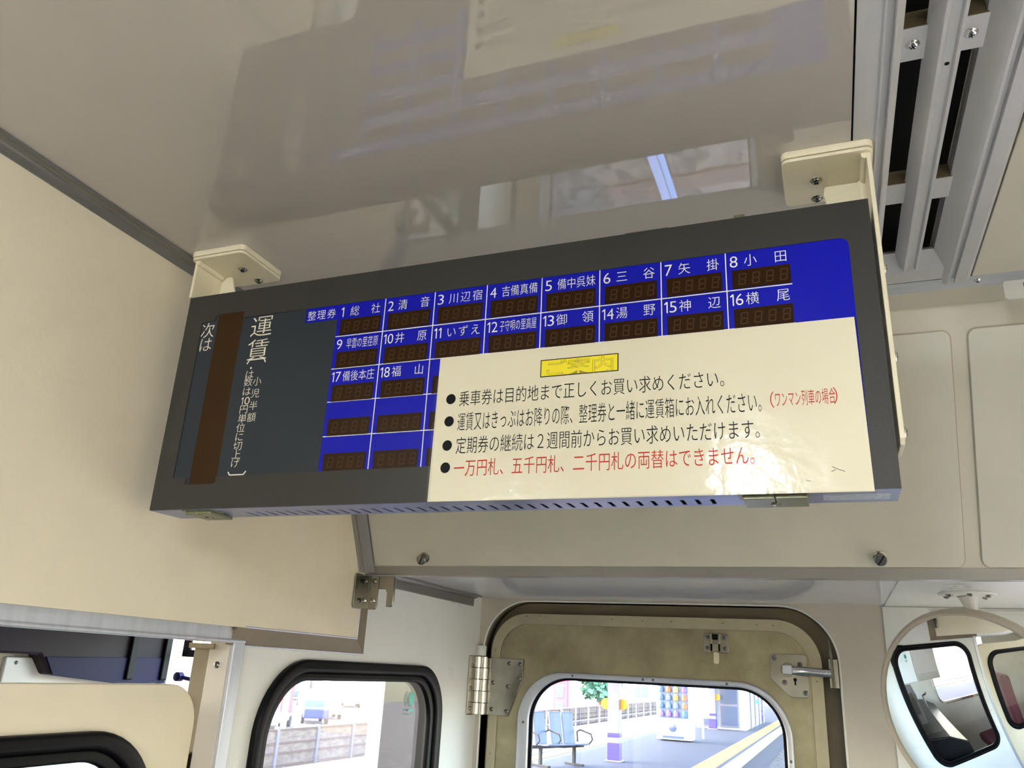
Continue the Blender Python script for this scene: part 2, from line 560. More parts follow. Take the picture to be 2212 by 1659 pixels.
# blue-lit aluminium trim between ceiling and bulkhead
b = MB(); b.prism([(1.169, CZ - 0.0008), (1.196, CZ - 0.0030), (1.200, CZ - 0.0030), (1.200, CZ + 0.006), (1.169, CZ + 0.006)], 0.0605, XR, lambda t, p, q: Vector((t, p, q)))
trf = tag(b.build('trim_front', K['alu']), **SK)
screw((0.2330, 1.183, CZ - 0.0015), (0, 0, -1), 0.0045, trf)
b = MB(); b.box(0.0605, XR, 1.2, 1.272, CZ + 0.001, CZ + 0.012); b.build('ceiling_strip', K['bulkhead'], ceil)

# inclined bulkhead face: Y = 1.45 + 0.5*(0.19 - z)
n_b = Vector((0, -1, -0.5)).normalized()       # towards the room
t_b = Vector((0, 0.5, -1)).normalized()        # down the slope
def slope(p, q, d):    # p=X, q = height z on the slope, d depth away from the room
    return Vector((p, 1.45 + 0.5 * (0.19 - q), q)) - n_b * d
wf = plate('wall_front_upper', rr(XU, XR, 0.174, CZ + 0.004, 0), [], 0.012, slope, K['bulkhead'])
tag(wf, **SK)
def lid(x0, x1, z0, z1, kx, label):
    t = thing('locker_lid', slope((x0 + x1) / 2, z0, 0), label, 'panel', 'equipment locker lids on the sloping bulkhead')
    plate('panel', rr(x0, x1, z0, z1, 0.012), [], 0.004, lambda p, q, d: slope(p, q, -0.0042 + d), K['lid'], t, 0.0012)
    plate('seal', rr(x0 - 0.0016, x1 + 0.0016, z0 - 0.001, z1 + 0.0016, 0.013), [], 0.0012, lambda p, q, d: slope(p, q, -0.0013 + d), K['sealline'], t)  # darker rim: shade of the gap round the lid, painted in; no gasket
    for x in kx:
        c = slope(x, 0.205, -0.0042)
        k = MB(); k.lathe([(0.0105, 0), (0.0105, 0.002), (0.0082, 0.003), (0.0080, 0.010), (0.0096, 0.0115), (0.0096, 0.0165), (0.0086, 0.0175), (0, 0.0178)], c, n_b, 24)
        kb = k.build('knob', K['steel'], t, smooth=True)
        a1 = Vector((0.55, -0.4, 0.8)); a1 = (a1 - n_b * a1.dot(n_b)).normalized(); a2 = n_b.cross(a1)
        k = MB(); k.obox(c + n_b * 0.0175, (a1, a2, n_b), (0.0090, 0.0011, 0.0006)); k.build('slot', K['slotdark'], kb)
    return t
lid(-0.856, 0.2045, 0.1895, 0.524, (-0.741, 0.083), 'wide cream locker lid directly behind the fare display, one screw knob at each lower corner')
lid(0.2285, 0.92, 0.1895, 0.524, (), 'cream locker lid at the right edge of the view, rounded corners, no knob showing')

# trim under the bulkhead and corner mouldings
b = MB(); b.prism([(1.4495, 0.1872), (1.4545, 0.1700), (1.478, 0.1700), (1.478, 0.1760), (1.462, 0.1760), (1.4585, 0.1872)], XU, XR, lambda t, p, q: Vector((t, p, q)))
b.build('trim_1', K['trimgrey']); tag(bpy.data.objects['trim_1'], **SK)
b = MB()
for k, (a0, a1, dep) in enumerate(((-0.040, -0.030, 0.0045), (-0.030, -0.026, 0.0075), (-0.026, -0.004, 0.0055))):
    # strips lying on the left wall, following the slope
    P = [Vector((XU, 1.45 + 0.5 * (0.19 - z) + a, z)) for z in (0.172, CZ - 0.006) for a in (a0, a1)]
    Q = [p + Vector((dep, 0, 0)) for p in P]
    vs = [b.bm.verts.new(p) for p in P + Q]
    for f in ((0, 1, 3, 2), (4, 6, 7, 5), (0, 4, 5, 1), (1, 5, 7, 3), (3, 7, 6, 2), (2, 6, 4, 0)):
        b.bm.faces.new([vs[i] for i in f])
b.prism([(XU, 0.0), (XU + 0.016, 0.0), (XU + 0.016, 0.004), (XU, 0.012)], 0.174, CZ - 0.006, lambda t, p, q: Vector((p, 1.45 + 0.5 * (0.19 - t) - q - 0.001, t)))
b.build('trim_2', K['trimgrey']); tag(bpy.data.objects['trim_2'], **SK)
# ceiling / left wall moulding with two ridges
prof = [(-0.8465, CZ), (-0.8465, CZ - 0.0025), (-0.8495, CZ - 0.0042), (-0.8520, CZ - 0.0025), (-0.8560, CZ - 0.0018), (-0.8635, CZ - 0.0022), (-0.8655, CZ - 0.0052), (-0.8675, CZ - 0.0062), (-0.8745, CZ - 0.0105), (XU, CZ - 0.0115), (XU - 0.004, CZ)]
b = MB(); b.prism(prof, -0.6, 1.262, sweepY)
b.build('trim_3', K['alu_dull']); tag(bpy.data.objects['trim_3'], **SK)

# left wall: upper cream panel with a bevelled lower edge
b = MB()
yA, yB, zA = -0.42, 1.4385, 0.0445
pts = [(yA, zA), (yB, zA), (yB, 0.172), (1.2605, CZ), (yA, CZ)]
b.prism(pts, XU, XU - 0.013, lambda t, p, q: Vector((t, p, q)))
wl = tag(b.build('wall_left', K['cream']), **SK)
# mitred bevel strip running round the panel's lower edge
b = MB()
def bev(A, B, A2, B2):
    vs = [b.bm.verts.new(Vector(p)) for p in (A, B, B2, A2)]
    vs2 = [b.bm.verts.new(Vector(p) + Vector((-0.006, 0, 0))) for p in (A, B, B2, A2)]
    b.bm.faces.new(vs); b.bm.faces.new(vs2[::-1])
    for i in range(4): b.bm.faces.new((vs[i], vs[(i + 1) % 4], vs2[(i + 1) % 4], vs2[i]))
zl, yl = 0.0175, 1.492
bev((XU, 1.08, zA), (XU, yB, zA), (XW + 0.0015, 1.08, zl), (XW + 0.0015, yl, zl))
bev((XU, yB, zA), (XU, yB, 0.172), (XW + 0.0015, yl, zl), (XW + 0.0015, yl, 0.172))
b.build('panel_edge', K['jamb'], wl)  # brown colour paints in the shade on the down-facing bevel
b = MB()
b.tube([(XU + 0.0005, 1.10, zA + 0.001), (XU + 0.0005, yB, zA + 0.001), (XU + 0.0005, yB, 0.172)], 0.0016, 8)
b.tube([(XW + 0.0025, 1.10, zl), (XW + 0.0025, yl, zl)], 0.0013, 8)
b.build('edge_bead', K['alu'], wl, smooth=True)

# lower left wall with the driver's partition window and the doorway beside it
W2 = dict(y0=1.170, y1=1.868, z0=-0.86, z1=0.002)
out_hole = rr(1.190, 1.845, -0.84, -0.018, (0.1, 0.1, 0.11, 0.115), 10)
wall = [(1.112, FZ), (DY, FZ), (DY, SZ), (yB, SZ), (yB, 0.05), (1.112, 0.05)]
wll = plate('wall_left_lower', wall, [out_hole], 0.02, onX(XW), K['white'])
tag(wll, **SK)
b = MB(); b.box(XW - 0.02, XW, -0.42, 1.09, 0.03, CZ); b.box(XW - 0.02, XW, 1.05, 1.44, 0.03, CZ)
b.build('panel_backing', K['offwhite'], wll)
# black rubber gasket of that window: outer bead, inner lip, pane
w2 = tag(bpy.data.objects.new('window_1', None), **SK); COL.objects.link(w2); w2.location = (XW, 1.5, -0.4)
o1 = rr(1.170, 1.865, -0.86, 0.002, (0.12, 0.12, 0.115, 0.13), 12)
o2 = rr(1.190, 1.832, -0.84, -0.020, (0.1, 0.1, 0.10, 0.113), 12)
o3 = rr(1.208, 1.812, -0.82, -0.034, (0.09, 0.09, 0.09, 0.10), 12)
plate('outer_gasket', o1, [o2], 0.016, lambda p, q, d: Vector((XW + 0.014 - d, p, q)), K['rubber'], w2, 0.005, smooth=True)
plate('inner_gasket', o2, [o3], 0.012, lambda p, q, d: Vector((XW + 0.007 - d, p, q)), K['rubber'], w2, 0.003, smooth=True)
plate('pane', rr(1.2, 1.82, -0.83, -0.026, 0.09), [], 0.005, lambda p, q, d: Vector((XW - 0.008 - d, p, q)), K['glass'], w2)

# teal round sticker in that window's glass
t = thing('safety_sticker', (XW - 0.006, 1.735, -0.07), 'small teal sticker in the upper right corner of the partition window', 'sticker')
b = MB(); b.lathe([(0, 0), (0.0105, 0), (0.0105, 0.0006), (0, 0.0006)], (0, 0, 0), (1, 0, 0), 24); bb = b.build('disc', mat('teal_print', (30, 170, 160), 0.4), t, local=True)
bb.scale = (1, 1, 1.5)
b = MB(); b.box(0, 0.0006, -0.012, 0.012, -0.026, -0.021); b.box(0, 0.0006, -0.009, 0.009, -0.033, -0.03); b.build('caption', bb.data.materials[0], t, local=True)

# doorway frame (header + post) to the driver's compartment, aluminium
fr = thing('doorway_frame', (XW, 1.09, FZ), 'pale grey aluminium frame of the cab doorway, header and post under the cream wall', 'door frame')
b = MB()
b.prism([(XW - 0.02, 0.0472), (XW + 0.006, 0.0472), (XW + 0.006, 0.0265), (XW + 0.0085, 0.0245), (XW + 0.0085, 0.0215), (XW + 0.004, 0.0200), (XW - 0.02, 0.0200)], -0.40, 1.113, sweepY)
b.build('header', K['alu'], fr, 0.0006)
b = MB(); b.box(XW - 0.02, XW + 0.006, 1.0895, 1.1155, FZ, 0.0472); b.build('post', K['alu'], fr, 0.001)
b = MB(); b.box(XW - 0.040, XW - 0.001, 1.0885, 1.12, FZ, 0.022); ps = b.build('reveal', K['offwhite'], fr, 0.0005)
b = MB(); b.box(XW - 0.075, XW - 0.040, 1.0945, 1.12, FZ, 0.018); b.build('reveal', K['jamb'], fr, 0.0005)
b = MB(); b.box(XW - 0.080, XW - 0.03, 1.085, 1.094, 0.010, 0.018); b.build('top_lip', K['jamb'], fr)
screw((XW - 0.021, 1.0885, -0.0135), (0, -1, 0), 0.0045, fr, m='steel')
# latch on that post
lt = thing('door_latch', (XW - 0.05, 1.085, -0.15), 'small worn metal latch on the cab doorway post, at the bottom of the view', 'latch')
b = MB(); b.box(XW - 0.066, XW - 0.044, 1.078, 1.094, -0.185, -0.141); b.build('case', K['steel'], lt, 0.002)
b = MB(); b.box(XW - 0.082, XW - 0.066, 1.068, 1.078, -0.178, -0.152); b.build('bolt', K['steel'], lt, 0.002)
screw((XW - 0.055, 1.078, -0.149), (0, -1, 0), 0.004, lt, m='steel')

# sliding cab door, cream with its own gasketed window
cd = thing('cab_door', (-0.935, 0.6, FZ), 'cream cab door with rounded upper corner and black-rimmed window, lower left', 'door')
hole = rr(0.16, 0.998, -0.8, -0.115, (0.1, 0.1, 0.10, 0.1), 10)
plate('panel', rr(-0.1, 1.082, FZ + 0.01, -0.0435, (0.01, 0.01, 0.060, 0.02)), [hole], 0.028, onX(-0.93), K['cream'], cd, 0.002)
g1 = rr(0.145, 1.012, -0.82, -0.102, (0.12, 0.12, 0.125, 0.12), 12)
g2 = rr(0.175, 0.982, -0.79, -0.124, (0.1, 0.1, 0.105, 0.1), 12)
g3 = rr(0.195, 0.962, -0.77, -0.139, (0.09, 0.09, 0.09, 0.09), 12)
gk = plate('gasket', g1, [g2], 0.018, lambda p, q, d: Vector((-0.917 - d, p, q)), K['rubber'], cd, 0.006, smooth=True)
plate('gasket_lip', g2, [g3], 0.012, lambda p, q, d: Vector((-0.923 - d, p, q)), K['rubber'], cd, 0.003, smooth=True)
plate('pane', rr(0.18, 0.975, -0.78, -0.13, 0.09), [], 0.005, lambda p, q, d: Vector((-0.938 - d, p, q)), K['glass'], cd)

# soffit above the end door and its cove moulding
b = MB(); b.box(XW - 0.02, XR, 1.456, DY + 0.03, SZ, SZ + 0.012)
sf = tag(b.build('soffit', K['soffit']), **SK)
sf.name = 'ceiling_soffit'
b = MB(); b.box(0.118, XR, 1.48, DY - 0.0005, SZ - 0.0022, SZ); b.build('overlay_panel', K['white'], sf, 0.0006)
b = MB(); b.prism([(XW, SZ), (XW + 0.024, SZ), (XW + 0.024, SZ - 0.0025), (XW + 0.014, SZ - 0.0035), (XW + 0.012, SZ - 0.0065), (XW + 0.004, SZ - 0.0075), (XW + 0.003, SZ - 0.026), (XW, SZ - 0.027)], 1.478, 2.03, sweepY)
b.build('trim_4', K['alu_dull']); tag(bpy.data.objects['trim_4'], **SK)

# end wall with the round-cornered doorway
ks = DY / 2.08
OPX0, OPX1, OPZ = -0.874, 0.0095, 0.1775
hole = rr(OPX0, OPX1, FZ + 0.02, OPZ, (0.01, 0.01, 0.125, 0.125), 14)
we = plate('wall_end', [(XW, FZ), (XR, FZ), (XR, SZ), (XW, SZ)], [hole, rr(0.31, 1.0, -0.95, 0.09, 0.09)], 0.05, onY(DY), K['offwhite'])
tag(we, **SK)
b = MB(); b.bm.free()
lip_o = rr(OPX0 - 0.0045, OPX1 + 0.005, FZ + 0.01, OPZ + 0.0045, (0.01, 0.01, 0.13, 0.13), 14)
plate('doorway_lip', lip_o, [hole], 0.006, lambda p, q, d: Vector((p, DY - 0.003 + d, q)), K['white'], we, 0.0025, smooth=True)
b = MB(); b.box(0.1135, XR, DY - 0.004, DY, -1.2, SZ - 0.003); 
b = MB()
plate('overlay_panel', [(0.1135, -1.3), (XR, -1.3), (XR, SZ - 0.003), (0.1135, SZ - 0.003)], [rr(0.31, 1.0, -0.95, 0.09, 0.09)], 0.004, lambda p, q, d: Vector((p, DY - 0.004 + d, q)), K['white'], we, 0.0006)
b = MB(); b.box(0.212, XR, DY - 0.008, DY - 0.004, SZ - 0.014, SZ - 0.008); b.build('ledge', K['white'], we, 0.001)
# frame face behind
fo = rr(OPX0 - 0.01, OPX1 + 0.01, FZ + 0.01, OPZ + 0.006, (0.01, 0.01, 0.13, 0.13), 14)
fi = rr(-0.842, -0.036, FZ + 0.06, 0.128, (0.05, 0.05, 0.10, 0.10), 14)
plate('doorway_frame_face', fo, [fi], 0.03, onY(DY + 0.046), K['jamb'], we)
plate('doorway_reveal', fo, [hole], 0.046, onY(DY + 0.003), K['jamb'], we)  # white reveal; its shade is painted in as brown-olive

# the end door
DYF = DY + 0.012
kd = DYF / 2.08
def dx(x): return x * kd
dr = tag(bpy.data.objects.new('door_1', None), 'brushed olive steel end door with a large round-cornered window', **SK)
dr['category'] = 'door'; COL.objects.link(dr); dr.location = (dx(-0.44), DYF, FZ)
e0 = rr(dx(-0.8475), dx(-0.0255), FZ + 0.04, 0.1465 * kd, (0.02, 0.02, 0.10, 0.10), 14)
wo = rr(dx(-0.765), dx(-0.0985), -0.86, 0.0035 * kd, (0.11, 0.11, 0.12, 0.12), 14)
wi = rr(dx(-0.7345), dx(-0.1135), -0.83, -0.0095 * kd, (0.1, 0.1, 0.107, 0.107), 14)
whole = rr(dx(-0.75), dx(-0.108), -0.84, -0.004, (0.1, 0.1, 0.11, 0.11), 14)
plate('leaf', e0, [whole], 0.036, onY(DYF), K['bronze'], dr)
e1 = rr(dx(-0.8225), dx(-0.052), FZ + 0.07, 0.119 * kd, (0.02, 0.02, 0.078, 0.078), 14)
st = plate('edge_strip', e0, [e1], 0.003, onY(DYF - 0.004), K['doorstrip'], dr, 0.0010)
for x, z in ((-0.752, 0.139), (-0.715, 0.141), (-0.520, 0.137), (-0.442, 0.135), (-0.37, 0.135), (-0.245, 0.135), (-0.165, 0.134), (-0.128, 0.1325), (-0.835, 0.052), (-0.836, -0.2), (-0.039, 0.012), (-0.037, -0.2)):
    screw((dx(x), DYF - 0.0032, z * kd), (0, -1, 0), 0.0019, dr, m='jamb')
# window frame of the door: rolled bead, screws, black seal
wfr = plate('window_frame', wo, [wi], 0.012, onY(DYF - 0.0095), K['alu'], dr, 0.004, smooth=True)
for x, z in ((-0.62, -0.0035), (-0.44, -0.0035), (-0.415, -0.0035), (-0.24, -0.0035), (-0.748, -0.12), (-0.106, -0.16), (-0.752, -0.3)):
    screw((dx(x), DYF - 0.0098, z * kd), (0, -1, 0), 0.0026, dr, m='steel')
plate('seal', rr(dx(-0.737), dx(-0.111), -0.832, -0.007, (0.1, 0.1, 0.108, 0.108), 14), [rr(dx(-0.7275), dx(-0.1205), -0.82, -0.0155, (0.1, 0.1, 0.10, 0.10), 14)], 0.01, onY(DYF + 0.001), K['rubber'], dr)
plate('pane', rr(dx(-0.735), dx(-0.112), -0.83, -0.009, 0.1), [], 0.005, onY(DYF + 0.012), K['glass'], dr)

# double hinge
HY = DYF
def sub(name, loc, label):
    o = bpy.data.objects.new(name, None)
    COL.objects.link(o)
    o.empty_display_size = 0.02
    o.parent = dr
    o.location = Vector(loc) - Vector(dr.location)
    o['label'] = label
    return o
hg = sub('hinge', (dx(-0.87), HY, -0.11), 'polished steel double-barrel hinge')
b = MB()
lf = [(-0.866, 0.030), (-0.7555, 0.0305), (-0.7555, -0.018), (-0.7925, -0.1095), (-0.866, -0.1095)]
plate('leaf', [(dx(x), z * kd) for x, z in lf], [], 0.0045, onY(HY - 0.0045), K['steel'], hg, 0.001)
for x, z in ((-0.795, 0.019), (-0.765, 0.018), (-0.7655, -0.017), (-0.796, -0.038), (-0.797, -0.098), (-0.838, -0.095), (-0.838, -0.03)):
    screw((dx(x), HY - 0.0046, z * kd), (0, -1, 0), 0.0045, hg, m='steel')
b = MB(); b.box(XW, XW + 0.0035, DY - 0.062, DY - 0.006, -0.111, 0.034); b.build('wall_leaf', K['steel'], hg, 0.0008)
for z in (0.01, -0.045, -0.095):
    screw((XW + 0.0036, DY - 0.045, z), (1, 0, 0), 0.0042, hg, m='steel')
for j, X in enumerate((dx(-0.8775), dx(-0.860))):
    for k in range(5):
        z0 = -0.1105 + k * 0.0288
        r = 0.0082 if (k + j) % 2 else 0.0095
        b = MB(); b.lathe([(0, z0), (r - 0.001, z0), (r, z0 + 0.001), (r, z0 + 0.0275), (r - 0.001, z0 + 0.0285), (0, z0 + 0.0285)], (X, HY - 0.016, 0), (0, 0, 1), 18)
        b.build('knuckle', K['chrome'], hg, smooth=True)
b = MB(); b.lathe([(0, 0), (0.016, 0), (0.017, 0.001), (0.017, 0.024), (0.015, 0.026), (0, 0.026)], (dx(-0.875), DY - 0.002, 0.035), (0, 0, 1), 20)
b.build('cap', K['white'], hg, smooth=True)

# spring catch above the window
ct = sub('catch', (dx(-0.263), HY, 0.088), 'small steel roller catch')
plate('plate', rr(dx(-0.292), dx(-0.233), 0.066 * kd, 0.111 * kd, 0.004), [], 0.003, onY(HY - 0.003), K['steel'], ct, 0.001)
for x in (-0.2835, -0.2415):
    for z in (0.102, 0.076): screw((dx(x), HY - 0.0031, z * kd), (0, -1, 0), 0.0046, ct, m='alu_dull')
b = MB()
b.box(dx(-0.2755), dx(-0.2685), HY - 0.016, HY - 0.002, 0.066, 0.112); b.box(dx(-0.2575), dx(-0.2505), HY - 0.016, HY - 0.002, 0.066, 0.112); b.box(dx(-0.2755), dx(-0.2505), HY - 0.016, HY - 0.012, 0.068, 0.088)
b.build('housing', K['steel'], ct, 0.0015)
b = MB(); b.lathe([(0, -0.007), (0.0065, -0.007), (0.0065, 0.007), (0, 0.007)], (dx(-0.263), HY - 0.014, 0.103), (1, 0, 0), 18); b.build('roller', K['rubber'], ct, smooth=True)
plate('tongue', rr(dx(-0.2695), dx(-0.2565), 0.041, 0.068, (0.005, 0.005, 0, 0)), [], 0.003, onY(HY - 0.0035), K['bracket'], ct, 0.0008)

# lock plate, square spindle, bar
lk = sub('lock', (dx(-0.1), HY, 0.02), 'steel lock plate with square spindle and chrome bar')
lp = [(-0.140, 0.064), (-0.135, 0.0685), (-0.063, 0.0700), (-0.058, 0.065), (-0.0565, 0.0), (-0.0590, -0.0215), (-0.064, -0.0255), (-0.096, -0.0255), (-0.104, -0.021), (-0.137, 0.010), (-0.140, 0.016)]
plate('plate', [(dx(x), z * kd) for x, z in lp], [], 0.0035, onY(HY - 0.0035), K['steel'], lk, 0.001)
for x, z in ((-0.1305, 0.0600), (-0.0735, 0.047), (-0.110, 0.0065), (-0.0655, -0.0145)):
    screw((dx(x), HY - 0.0036, z * kd), (0, -1, 0), 0.0050, lk, m='alu_dull')
b = MB(); b.lathe([(0, 0.0), (0.0155, 0.0), (0.0155, 0.004), (0.0145, 0.005), (0, 0.005)], (dx(-0.1015), HY - 0.0035, 0.035), (0, -1, 0), 28); sp = b.build('rose', K['steel'], lk, smooth=True)
b = MB(); b.box(dx(-0.1015) - 0.0105, dx(-0.1015) + 0.0105, HY - 0.030, HY - 0.008, 0.0245, 0.0455); b.build('spindle', K['alu'], lk, 0.002)
b = MB(); b.tube([(dx(-0.092), HY - 0.016, 0.034), (dx(-0.075), HY - 0.020, 0.0330), (dx(-0.007), HY - 0.020, 0.0300)], [0.0085, 0.0100, 0.0100], 20); b.build('bar', K['chrome'], lk, smooth=True)
kh = MB(); kh.lathe([(0, 0), (0.0040, 0), (0.0040, 0.0004), (0, 0.0004)], (dx(-0.0865), HY - 0.0037, 0.0135), (0, -1, 0), 16); kh.box(dx(-0.0865) - 0.0019, dx(-0.0865) + 0.0019, HY - 0.0041, HY - 0.0036, 0.0015, 0.013)
kh.build('keyhole', K['slotdark'], lk)
# keeper on the jamb
kp = thing('lock_keeper', (0.0, DY - 0.01, 0.05), 'thin upright steel keeper plate on the right door jamb, beside the lock bar', 'keeper')
plate('plate', [(-0.032, 0.1115), (-0.016, 0.066), (-0.008, 0.0), (-0.032, 0.0)], [], 0.0035, lambda p, q, d: Vector((0.004 + p * 0.36, DY - 0.012 + (p * 0.9) + d + 0.012, q)), K['steel'], kp, 0.0008)
b = MB(); b.box(-0.0115, 0.008, DY - 0.006, DY - 0.003, -0.001, 0.062); b.build('flange', K['steel'], kp, 0.0008)

# hook bracket at the corner of the left wall
hk = thing('corner_hook', (XU, 1.47, 0.10), 'stainless hook bracket on the corner where the cream wall meets the white wall', 'hook')
plate('base_plate', rr(1.405, 1.437, 0.101, 0.169, 0.008), [], 0.004, lambda p, q, d: Vector((XU + 0.004 - d, p, q)), K['steel'], hk, 0.001)
hz0, hz1 = 0.101, 0.1665
plate('face_plate', rr(XU + 0.001, XU + 0.039, hz0, hz1, (0.006, 0.006, 0.003, 0.003)), [], 0.004, onY(1.434), K['steel'], hk, 0.001)
hp = [(XU + 0.036, 0.166), (XU + 0.071, 0.166), (XU + 0.074, 0.163), (XU + 0.074, 0.114), (XU + 0.070, 0.107), (XU + 0.0585, 0.107), (XU + 0.0585, 0.134), (XU + 0.054, 0.141), (XU + 0.036, 0.141)]
plate('hook_arm', hp, [], 0.006, onY(1.436), K['steel'], hk, 0.0015)
for x in (0.010, 0.030):
    screw((XU + x, 1.434, 0.118), (0, -1, 0), 0.0045, hk, m='chrome')
    screw((XU + x - 0.001, 1.434, 0.156), (0, -1, 0), 0.0045, hk, m='steel')
b = MB(); b.box(XU + 0.018, XU + 0.0205, 1.431, 1.4345, 0.138, 0.166); b.build('rib', K['steel'], hk, 0.0006)

# ================================================================== the fare display
W_, H_ = 0.900, 0.308511562
ea, eb, ec = 9.00350791e-03, 3.79985704e-04, -5.62830205e-03
def rotm(ax, t):
    c, s = math.cos(t), math.sin(t)
    m_ = [[1, 0, 0], [0, 1, 0], [0, 0, 1]]
    i, j = [(1, 2), (0, 2), (0, 1)][ax]
    m_[i][i] = c; m_[j][j] = c; m_[i][j] = -s; m_[j][i] = s
    return Matrix(m_)
RD = rotm(2, ec) @ rotm(1, eb) @ rotm(0, ea)
OD = Vector((-0.829250868, 0.807687094, 0.484986521))
base = OD + RD @ Vector((W_ / 2, 0, -H_))
fd = thing('fare_display', base, 'long black fare display board with blue station grid hanging from the ceiling', 'fare display')
fd.matrix_world = Matrix.Translation(base) @ RD.to_4x4()
DEP = 0.060
def F(u, v, d=0.0):        # millimetres on the face (right, down), metres into the box
    return Vector((u / 1000 - W_ / 2, d, H_ - v / 1000))
def fplace(d0): return lambda p, q, d: F(p, -q, d0 + d)
def fpoly(pts): return [(u, -v) for u, v in pts]
def frect(u0, u1, v0, v1, r=0.0): return rr(u0, u1, -v1, -v0, r, 5)
HMM = H_ * 1000
# front bezel with stepped window
step = [(29.8, 266.2), (29.8, 46), (30.5, 43), (33.5, 42.2), (50.0, 41.6), (52.0, 40.0), (52.6, 35.5), (55.5, 32.6), (100.5, 32.4), (103.2, 34.5), (103.3, 42.3)]
cor = [(877 - 9 + 9 * math.cos(math.radians(a)), 42.2 + 9 - 9 * math.sin(math.radians(a))) for a in range(90, -1, -15)]
step += cor + [(877, 266.8), (101.2, 266.8), (101.0, 274.0), (98.5, 276.4), (53.0, 276.4), (52.0, 274.5), (51.8, 266.8)]
plate('bezel', fpoly([(0, 0), (900, 0), (900, HMM), (0, HMM)]), [fpoly(step)], 0.0016, fplace(0.0), K['housing'], fd, 0.0004, local=True)
# box behind: grey sheet, open front
b = MB()
z0, z1 = 0.0, H_
b.box(-W_ / 2, W_ / 2, 0.0016, 0.0030, 0, H_)            # back of face
plate_pts = None
b.box(-W_ / 2, -W_ / 2 + 0.001, 0.003, DEP, 0, H_)
b.box(W_ / 2 - 0.001, W_ / 2, 0.003, DEP, 0, H_)
b.box(-W_ / 2, W_ / 2, 0.003, DEP, H_ - 0.001, H_)
b.box(-W_ / 2, W_ / 2, DEP - 0.001, DEP, 0, H_)
b.build('case', K['housing'], fd, local=True)
# ventilated bottom sheet
holes = []
ns = 39
for k in range(ns):
    u = -0.450 + 0.133 + k * 0.0155
    holes.append([(u, 0.026), (u + 0.0048, 0.026), (u + 0.0048, 0.053), (u, 0.053)])
plate('vent_sheet', [(-W_ / 2, 0.0012), (W_ / 2, 0.0012), (W_ / 2, DEP), (-W_ / 2, DEP)], holes, 0.0014, lambda p, q, d: Vector((p, q, -0.0006 + d)), K['underside'], fd, local=True)
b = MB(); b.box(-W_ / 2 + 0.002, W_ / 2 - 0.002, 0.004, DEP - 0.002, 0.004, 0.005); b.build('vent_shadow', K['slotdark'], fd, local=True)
# face sheets
plate('slate_face', frect(28, 258, 31, 278), [], 0.0006, fplace(0.0010), K['slate'], fd, local=True)
plate('blue_face', fpoly([(206, 41), (878.5, 41), (878.5, 268), (256.5, 268), (256.5, 63), (206, 63)]), [], 0.0008, fplace(0.0006), K['blue'], fd, local=True)
plate('dot_matrix_window', frect(57.5, 101.0, 32.4, 276.4), [], 0.0006, fplace(0.0007), K['dotwin'], fd, local=True)
b = MB()
for k in range(16 * 1):
    u = 59.5 + k * 2.6
    b.box(*(sorted((F(u, 0).x, F(u + 0.25, 0).x))), 0.00060, 0.00066, F(0, 275).z, F(0, 34).z)
tag(b.build('dot_column', K['brownwin'], fd, local=True), kind='stuff')
# pale separator lines
CX = [327.0 + 70.85 * k for k in range(7)]
RZ = [88.2, 133.0, 177.7, 222.8]
for k, x in enumerate(CX):
    b = MB(); b.box(F(x - 0.55, 0).x, F(x + 0.55, 0).x, 0.0002, 0.0006, F(0, 266.8).z, F(0, 42.4).z); b.build('grid_line', K['print'], fd, local=True)
for z in RZ:
    b = MB(); b.box(F(257.2, 0).x, F(819.0, 0).x, 0.00015, 0.0006, F(0, z + 0.55).z, F(0, z - 0.55).z); b.build('grid_line', K['print'], fd, local=True)
# 40 fare windows, each with four dead digits
b = MB()
def seg(u, v, w, h, t, on):
    sl = 1.0
    def bar(pts):
        vs = [b.bm.verts.new(F(pu + (v + h - pv) * 0.10, pv, 0.0)) for pu, pv in pts]
        b.bm.faces.new(vs)
    g = 0.35
    for c in on:
        if c == 'a': bar([(u + g, v), (u + w - g, v), (u + w - t, v + t), (u + t, v + t)])
        if c == 'd': bar([(u + g, v + h), (u + w - g, v + h), (u + w - t, v + h - t), (u + t, v + h - t)])
        if c == 'g': bar([(u + t * .6, v + h / 2), (u + t, v + h / 2 - t / 2), (u + w - t, v + h / 2 - t / 2), (u + w - t * .6, v + h / 2), (u + w - t, v + h / 2 + t / 2), (u + t, v + h / 2 + t / 2)])
        if c == 'f': bar([(u, v + g), (u + t, v + t), (u + t, v + h / 2 - t * .6), (u, v + h / 2 - g)])
        if c == 'b': bar([(u + w, v + g), (u + w - t, v + t), (u + w - t, v + h / 2 - t * .6), (u + w, v + h / 2 - g)])
        if c == 'e': bar([(u, v + h - g), (u + t, v + h - t), (u + t, v + h / 2 + t * .6), (u, v + h / 2 + g)])
        if c == 'c': bar([(u + w, v + h - g), (u + w - t, v + h - t), (u + w - t, v + h / 2 + t * .6), (u + w, v + h / 2 + g)])
for k in range(4):
    seg(6.0 + k * 14.2, 4.6, 7.8, 13.6, 1.3, 'abcdefg')
off0 = F(0, 0)
for v in b.bm.verts: v.co -= off0
digits_me = bpy.data.meshes.new('digits'); b.bm.to_mesh(digits_me); b.bm.free(); digits_me.materials.append(K['segment'])
b = MB(); b.box(0, 0.0598, 0.0, 0.0006, -0.0222, 0)
b.box(0.0297, 0.0300, -0.00004, 0.0, -0.0222, 0, 1)
bmesh.ops.recalc_face_normals(b.bm, faces=b.bm.faces)
win_me = bpy.data.meshes.new('fare_window'); b.bm.to_mesh(win_me); b.bm.free(); win_me.materials.append(K['brownwin']); win_me.materials.append(K['slotdark'])
rows = [(42.6, 21.9), (88.2, 22.3), (133.0, 22.6), (177.7, 22.6), (222.8, 22.0)]
